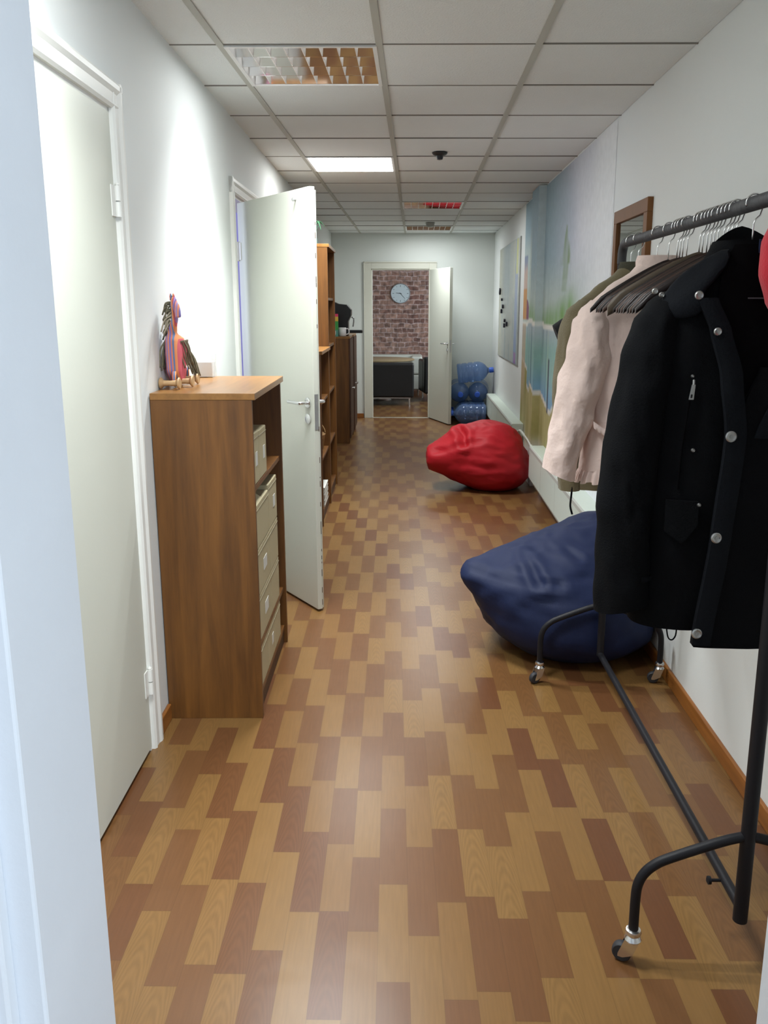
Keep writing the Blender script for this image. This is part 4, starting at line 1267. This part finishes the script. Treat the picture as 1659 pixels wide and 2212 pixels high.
for sx in (-1, 1):
    tab = [(.975, sx * .297, -.045, .048, .048), (1.02, sx * .290, -.042, .050, .050), (1.10, sx * .268, -.035, .055, .054), (1.18, sx * .250, -.03, .062, .058), (1.27, sx * .226, -.024, .068, .062), (1.36, sx * .205, -.018, .066, .066), (1.45, sx * .20, -.01, .050, .066), (1.50, sx * .195, -.005, .040, .06), (1.532, sx * .182, 0, .018, .03)]
    bm = B(); hollow(bm, [[(x, y, z + oz) for x, y, z in r] for r in sleeve_rings(tab, seed=sx * 5 + 1, fold=.012, tilt=.022 * (-sx) * -1)])
    obj('sleeve', bm, MATS['pink_fabric'], t, autosmooth=75)
bm = B(); rs = []
for i in range(17):
    a = radians(-215 + 250 * i / 16)
    rs.append([(.062 * cos(a) * f, .046 * sin(a) * f, zz + oz) for f, zz in ((1.05, 1.60), (1.10, 1.65), (1.02, 1.668), (.92, 1.61))])
rings(bm, rs); obj('collar', bm, MATS['pink_fabric'], t, autosmooth=60)
bm = B(); rs = []     # frilled pocket welt
for i in range(27):
    s = i / 26; x = -.19 + .085 * s; z = 1.145 - .03 * s - .012 * sin(pi * s); wv = .003 * sin(s * 40)
    rs.append([(x, -.060 - .012 * s + wv, z + .010 + oz), (x, -.070 - .012 * s + wv, z + .008 + oz), (x + .002, -.074 - .012 * s - wv, z - .014 + oz), (x + .002, -.062 - .012 * s, z - .014 + oz)])
rings(bm, rs); obj('pocket_frill', bm, MATS['pink_fabric'], t, smooth=True)

# --- big black coat
t = thing('black_coat', 'big black hooded coat hanging open with metal snap buttons', 'coat', (RX, 1.985, .72))
oz = -.72
def bt(sharp_z=None): pass
tab = [(.755, .005, .232, .095, .10), (.9, .005, .232, .098, .10), (1.1, .005, .226, .10, .10), (1.3, 0, .222, .10, .095), (1.42, 0, .222, .095, .09), (1.49, 0, .216, .085, .08), (1.53, 0, .198, .078, .072),
       (1.575, 0, .15, .072, .066), (1.62, 0, .10, .066, .062), (1.655, 0, .085, .06, .058)]
bm = B(); hollow(bm, [[(x, y, z + oz) for x, y, z in r] for r in body_rings(tab, fold=.008, seed=21, sharp=.7)])
obj('coat_body', bm, MATS['black_fabric'], t, autosmooth=75)
for sx in (-1, 1):
    tab = [(.80, sx * .245, -.02, .066, .062), (.86, sx * .253, -.02, .066, .064), (1.03, sx * .256, -.02, .064, .066), (1.25, sx * .240, -.014, .064, .07), (1.40, sx * .218, -.008, .062, .075), (1.48, sx * .20, -.004, .052, .072), (1.525, sx * .188, 0, .034, .055), (1.545, sx * .175, 0, .012, .025)]
    bm = B(); hollow(bm, [[(x, y, z + oz) for x, y, z in r] for r in sleeve_rings(tab, seed=sx * 9 + 2, fold=.007, tilt=-.02 * sx)])
    sl = obj('sleeve', bm, MATS['black_fabric'], t, autosmooth=75)
    bm = B(); rs = [[(sx * .246 + .069 * cos(a), -.02 + .065 * sin(a), z + oz) for a in [2 * pi * k / 36 for k in range(36)]] for z in (.872, .878, .884)]
    rings(bm, rs, False, False); obj('cuff_band', bm, MATS['blue_black_fabric'], sl, smooth=True)
# front panels: surfaces laid just ahead of the body, x measured from the rail, y forward negative
def coat_y(x, z):
    z = max(.756, min(1.655, z)); cx, hw, hf, hb = interp(tab_body, z)
    s = min(.98, abs((x - cx) / hw)); ca = s ** (1 / .7); sa = sqrt(max(0, 1 - ca * ca))
    return -hf * sa ** .8
tab_body = [(.755, .005, .232, .095, .10), (.9, .005, .232, .098, .10), (1.1, .005, .226, .10, .10), (1.3, 0, .222, .10, .095), (1.42, 0, .222, .095, .09), (1.49, 0, .216, .085, .08), (1.53, 0, .198, .078, .072),
            (1.575, 0, .15, .072, .066), (1.62, 0, .10, .066, .062), (1.655, 0, .085, .06, .058)]
def strip(name, left, right, m, off0=.004, off1=.012, nz_=40, nx=6, parent=t, bulge=0.0):
    """cloth strip between two x(z) edge tables, standing proud of the coat front"""
    z0, z1 = left[0][0], left[-1][0]; bm = B(); F, Bk = [], []
    for i in range(nz_ + 1):
        z = lerp(z0, z1, i / nz_); a = interp(left, z)[0]; b_ = interp(right, z)[0]
        rf, rb = [], []
        for k in range(nx + 1):
            x = lerp(a, b_, k / nx); y = coat_y(x, z)
            w = .0025 * noise.noise(Vector((x * 30, z * 12, off1 * 100)))
            rf.append((x, y - off1 - bulge * sin(pi * k / nx) + w, z + oz)); rb.append((x, y - off0 + w, z + oz))
        F.append(rf + rb[::-1])
    rings(bm, F); return obj(name, bm, m, parent, autosmooth=50)
# right-hand front (viewer's right) overlapping, down past the body hem
edge = [(.715, -.100), (.76, -.098), (.995, -.072), (1.229, -.058), (1.36, -.075), (1.46, -.10), (1.535, -.14)]
strip('overlapping_front', [(.722, -.098), (.76, -.098), (.995, -.072), (1.229, -.056), (1.30, -.03), (1.38, -.0)], [(.722, .20), (.76, .21), (.995, .215), (1.229, .205), (1.30, .205), (1.38, .20)], MATS['black_fabric'], .006, .020, 50, 12, bulge=.004)
strip('placket', [(.730, -.104), (.995, -.080), (1.229, -.066), (1.36, -.085), (1.46, -.112), (1.53, -.142)], [(.730, -.062), (.995, -.036), (1.229, -.022), (1.36, -.040), (1.46, -.07), (1.53, -.10)], MATS['blue_black_fabric'], .010, .026, 50, 4, bulge=.003)
strip('lining', [(1.235, -.018), (1.36, -.036), (1.46, -.066), (1.53, -.095), (1.60, -.085), (1.645, -.06)], [(1.235, .0), (1.36, .055), (1.46, .095), (1.53, .11), (1.60, .085), (1.645, .06)], MATS['black_lining'], .003, .008, 36, 8)
strip('lapel', [(1.225, -.005), (1.36, .045), (1.46, .085), (1.53, .095)], [(1.225, .03), (1.36, .10), (1.46, .15), (1.53, .16)], MATS['blue_black_fabric'], .010, .026, 30, 4, bulge=.004)
# spread collar leaf / hood edge on the viewer's left shoulder
def leaf(name, poly, m, off):
    bm = B(); n = len(poly); c = Vector((sum(p[0] for p in poly) / n, sum(p[1] for p in poly) / n))
    def ringf(f, o_): return [(c.x + (x - c.x) * f, coat_y(c.x + (x - c.x) * f, c.y + (z - c.y) * f) - o_, c.y + (z - c.y) * f + oz) for x, z in poly]
    rings(bm, [ringf(1.0, off * .2), ringf(1.02, off * .6), ringf(.97, off), ringf(.7, off * 1.35), ringf(.3, off * 1.5)])
    return obj(name, bm, m, t, autosmooth=50, subsurf=1)
leaf('collar', [(-.215, 1.51), (-.19, 1.56), (-.15, 1.595), (-.10, 1.625), (-.065, 1.645), (-.075, 1.60), (-.11, 1.56), (-.135, 1.535), (-.12, 1.50), (-.16, 1.482), (-.22, 1.488)], MATS['blue_black_fabric'], .020)
leaf('collar', [(.20, 1.50), (.17, 1.56), (.12, 1.605), (.07, 1.645), (.085, 1.59), (.12, 1.54), (.15, 1.49)], MATS['blue_black_fabric'], .018)
bm = B(); rs = []
for i in range(21):     # stand-up collar wrapping the neck
    a = radians(-20 + 220 * i / 20); tz = .075 * (1 - .75 * abs(cos(a)) ** 1.5)
    rs.append([(.092 * cos(a) * f, .070 * sin(a) * f, zz + oz) for f, zz in ((1.08, 1.59), (1.06, 1.615 + tz * .6), (.98, 1.62 + tz), (.86, 1.615 + tz * .6), (.86, 1.59))])
rings(bm, rs); obj('neck_collar', bm, MATS['black_fabric'], t, autosmooth=60)
def snap(x, z, r=.0125, extra=.027, hole=True, nm='snap_button'):
    bm = B(); y = coat_y(x, z) - extra
    lathe(bm, [(0, .0), (r, .0), (r, -.003), (r * .8, -.0048), (r * .55, -.003), (r * .3, -.003), (r * .28, -.0045), (0, -.0048)], 20, (x, y, z + oz), axis='y', cap=False)
    obj(nm, bm, MATS['snap_metal'], t, autosmooth=50)
snap(-.058, 1.229); snap(-.071, .995); snap(-.096, .760); snap(-.101, 1.458, .009); snap(-.140, 1.535, .010)
snap(-.132, 1.194, .0045, .012, nm='rivet'); snap(-.110, 1.068, .0045, .012, nm='rivet'); snap(-.143, 1.36, .0035, .010, nm='rivet')
snap(-.222, 1.545, .007, .012, nm='rivet'); snap(-.208, 1.537, .006, .016, nm='rivet')
bm = B(); y = coat_y(-.142, 1.33)      # zip pull
tube(bm, [(-.140, y - .012, 1.352 + oz), (-.141, y - .016, 1.340 + oz)], .003, 8)
prism(bm, [(-.145, 1.342 + oz), (-.137, 1.342 + oz), (-.139, 1.308 + oz), (-.150, 1.308 + oz)], y - .014, y - .018, 'y')
obj('zip_pull', bm, MATS['snap_metal'], t, bevel=.001)
bm = B(); prism(bm, [(-.1465, 1.320 + oz), (-.1425, 1.320 + oz), (-.143, 1.312 + oz), (-.147, 1.312 + oz)], y - .0182, y - .0186, 'y'); obj('zip_pull_hole', bm, MATS['dark_void'], t)
bm = B(); tube(bm, [(-.141, y - .006, 1.345 + oz), (-.152, coat_y(-.152, 1.20) - .003, 1.20 + oz), (-.155, coat_y(-.155, 1.10) - .003, 1.10 + oz)], .0022, 6); obj('pocket_zip', bm, MATS['stitch'] if False else MATS['black_lining'], t)
bm = B(); F = []
for i in range(13):
    s = i / 12; x = -.178 + .068 * s; zt = 1.075 - .0 * s; zb = 1.0 - .05 * s if s < .55 else lerp(.9725, 1.02, (s - .55) / .45)
    F.append([(x, coat_y(x, zt) - .004, zt + oz), (x, coat_y(x, zt) - .013, zt + oz), (x, coat_y(x, zb) - .016, zb + oz), (x, coat_y(x, zb) - .004, zb + oz)])
rings(bm, F); obj('pocket_flap', bm, MATS['black_fabric'], t, autosmooth=50)
bm = B(); bx(bm, -.032, .01, coat_y(-.01, 1.533) - .0115, coat_y(-.01, 1.533) - .0095, 1.528 + oz, 1.531 + oz); obj('lining_seam', bm, MATS['stitch'], t)
bm = B(); bx(bm, -.012, .012, -.074, -.0715, 1.60 + oz, 1.655 + oz); obj('neck_label', bm, MATS['label_cloth'], t)
bm = B(); tube(bm, smooth_path([(-.155, -.075, .765 + oz), (-.15, -.08, .735 + oz), (-.14, -.08, .728 + oz), (-.132, -.08, .74 + oz), (-.13, -.076, .765 + oz)], 4), .0018, 6); obj('drawcord', bm, MATS['black_fabric'], t, smooth=True)

# --- red garment at the near end
t = thing('red_garment', 'bright red garment at the near end of the clothes rail, cut by the frame', 'garment', (RX + .018, 1.80, 1.40))
oz = -1.40
tab = [(1.45, .055, .045, .03, .05), (1.47, .05, .062, .045, .06), (1.52, .045, .092, .055, .07), (1.58, .04, .105, .06, .07), (1.64, .035, .10, .055, .065), (1.68, .03, .08, .05, .06), (1.71, .02, .05, .04, .045), (1.722, .01, .02, .015, .02)]
bm = B(); rings(bm, [[(x, y, z + oz) for x, y, z in r] for r in body_rings(tab, fold=.004, seed=33, sharp=.9)])
obj('red_cloth', bm, MATS['red_fabric'], t, autosmooth=70)

# ------------------------------------------------------------------ far room
# black armchair seen from behind
def armchair(label, loc, rz, w=.86, d=.78, h=.665):
    t = thing('armchair', label, 'armchair', loc, rz)
    s = w / 2
    bm = B(); bx(bm, -s, s, 0, .17, .13, h); obj('backrest', bm, MATS['leather_black'], t, bevel=.03, seg=4)
    for k in (-1, 1):
        bm = B(); bx(bm, k * s - (.15 if k > 0 else 0), k * s + (.15 if k < 0 else 0), .16, d, .13, h - .06); obj('armrest', bm, MATS['leather_black'], t, bevel=.03, seg=4)
    bm = B(); bx(bm, -s + .15, s - .15, .16, d - .02, .13, .40); obj('seat', bm, MATS['leather_black'], t, bevel=.03, seg=4)
    bm = B(); bx(bm, -s + .05, s - .05, .04, d - .04, .115, .13); obj('base_rail', bm, MATS['steel'], t)
    for x in (-s + .07, s - .07):
        for y in (.06, d - .07):
            bm = B(); tube(bm, [(x, y, 0), (x, y, .12)], .016, 12); obj('leg', bm, MATS['chrome'], t, autosmooth=50)
    return t
armchair('black leather armchair seen from behind through the end doorway', (-.475, 13.10, 0), 0, .90)
armchair('second black armchair half hidden by the far door leaf', (.62, 13.75, 0), radians(8), .96, .7, .72)
# round table
t = thing('round_table', 'round pale wooden table behind the black armchair', 'table', (-.64, 14.05, 0))
bm = B(); lathe(bm, [(0, .645), (.58, .645), (.62, .655), (.625, .668), (.615, .675), (0, .675)], 48, cap=False); obj('tabletop', bm, MATS['table_wood'], t, autosmooth=40)
bm = B(); lathe(bm, [(.24, 0), (.22, .018), (.04, .03), (.035, .645)], 24); obj('pedestal', bm, MATS['steel'], t, autosmooth=40)
# white sofa
t = thing('sofa', 'white leather sofa against the brick wallpaper wall', 'sofa', (-.83, 14.72, 0))
bm = B(); bx(bm, -.95, .95, .48, .80, .12, .675); obj('backrest', bm, MATS['leather_white'], t, bevel=.04, seg=4)
for k in (-1, 1):
    bm = B(); bx(bm, k * .95 - (.2 if k > 0 else 0), k * .95 + (.2 if k < 0 else 0), 0, .62, .36, .67); a_ = obj('armrest', bm, MATS['leather_white'], t, bevel=.035, seg=4)
    bm = B(); bx(bm, k * .945 - (.2 if k > 0 else 0), k * .945 + (.2 if k < 0 else 0), .005, .62, .10, .355); obj('side_panel', bm, MATS['leather_white'], t, bevel=.02, seg=3)
bm = B(); bx(bm, -.75, .75, 0, .55, .12, .42); obj('seat', bm, MATS['leather_white'], t, bevel=.03, seg=3)
for x in (-.88, .88):
    for y in (.06, .72):
        bm = B(); tube(bm, [(x, y, 0), (x, y, .11)], .018, 10); obj('leg', bm, MATS['chrome'], t)
# clock
t = thing('wall_clock', 'round grey wall clock on the brick wallpaper', 'clock', (-.277, 15.598, 1.752))
bm = B(); lathe(bm, [(0, 0), (.176, 0), (.178, -.02), (.17, -.034), (.16, -.028)], 48, axis='y', cap=False); obj('clock_rim', bm, MATS['clock_rim'], t, autosmooth=40)
bm = B(); lathe(bm, [(0, -.0275), (.162, -.0275), (.162, -.02), (0, -.02)], 48, axis='y', cap=False); obj('clock_face', bm, MATS['clock_face'], t)
bm = B()
for k in range(12):
    a = radians(30 * k); l = .028 if k % 3 == 0 else .014
    bm2 = [(sin(a) * r - cos(a) * w, cos(a) * r + sin(a) * w) for r, w in ((.145, -.004), (.145, .004), (.145 - l, .004), (.145 - l, -.004))]
    prism(bm, bm2, -.0285, -.0275, 'y')
obj('hour_marks', bm, MATS['clock_mark'], t)
for nm, deg, l, w in (('hour_hand', 277, .08, .006), ('minute_hand', 138, .12, .004)):
    a = radians(deg); bm = B()
    prism(bm, [(sin(a) * r - cos(a) * q, cos(a) * r + sin(a) * q) for r, q in ((-.02, -w), (-.02, w), (l, w * .6), (l, -w * .6))], -.031, -.0295, 'y')
    obj(nm, bm, MATS['clock_mark'], t)

# ------------------------------------------------------------------ world, camera, colour
w = bpy.data.worlds.new('world'); SC.world = w; w.use_nodes = True
w.node_tree.nodes['Background'].inputs['Color'].default_value = (.75, .85, 1.0, 1)
w.node_tree.nodes['Background'].inputs['Strength'].default_value = .35

f, pitch, yaw, roll, hc = 1812.788, .215332719, -.0133129, .00164789, 1.508648
cx, cy = 872.710, 1060.300
cyw, syw = cos(yaw), sin(yaw); c_, s_ = cos(pitch), sin(pitch); cr_, sr_ = cos(roll), sin(roll)
M0 = Matrix(((1, 0, 0), (0, 0, -1), (0, 1, 0)))
Ym = Matrix(((cyw, 0, -syw), (0, 1, 0), (syw, 0, cyw)))
Pm = Matrix(((1, 0, 0), (0, c_, -s_), (0, s_, c_)))
Rm = Matrix(((cr_, -sr_, 0), (sr_, cr_, 0), (0, 0, 1)))
Rw = Rm @ Pm @ Ym @ M0
cam = bpy.data.cameras.new('camera'); co = bpy.data.objects.new('camera', cam); COL.objects.link(co)
rot = Matrix((Rw[0], -Rw[1], -Rw[2])).transposed()
co.matrix_world = Matrix.Translation((0, 0, hc)) @ rot.to_4x4()
cam.sensor_fit = 'VERTICAL'; cam.sensor_height = 24.0; cam.sensor_width = 18.0
cam.lens = f / 2212 * 24.0
cam.shift_x = -(cx - 829.5) / 2212; cam.shift_y = (cy - 1106) / 2212
cam.clip_start = .05; cam.clip_end = 60
SC.camera = co
SC.view_settings.view_transform = 'Standard'; SC.view_settings.look = 'None'
SC.view_settings.exposure = 0.22; SC.view_settings.gamma = 1.0; SC.view_settings.use_curve_mapping = False
SC.cycles.use_denoising = True
SC.cycles.max_bounces = 8; SC.cycles.diffuse_bounces = 5; SC.cycles.glossy_bounces = 4; SC.cycles.transmission_bounces = 6; SC.cycles.transparent_max_bounces = 8
SC.cycles.sample_clamp_indirect = 4.0
SC.cycles.caustics_reflective = False; SC.cycles.caustics_refractive = False
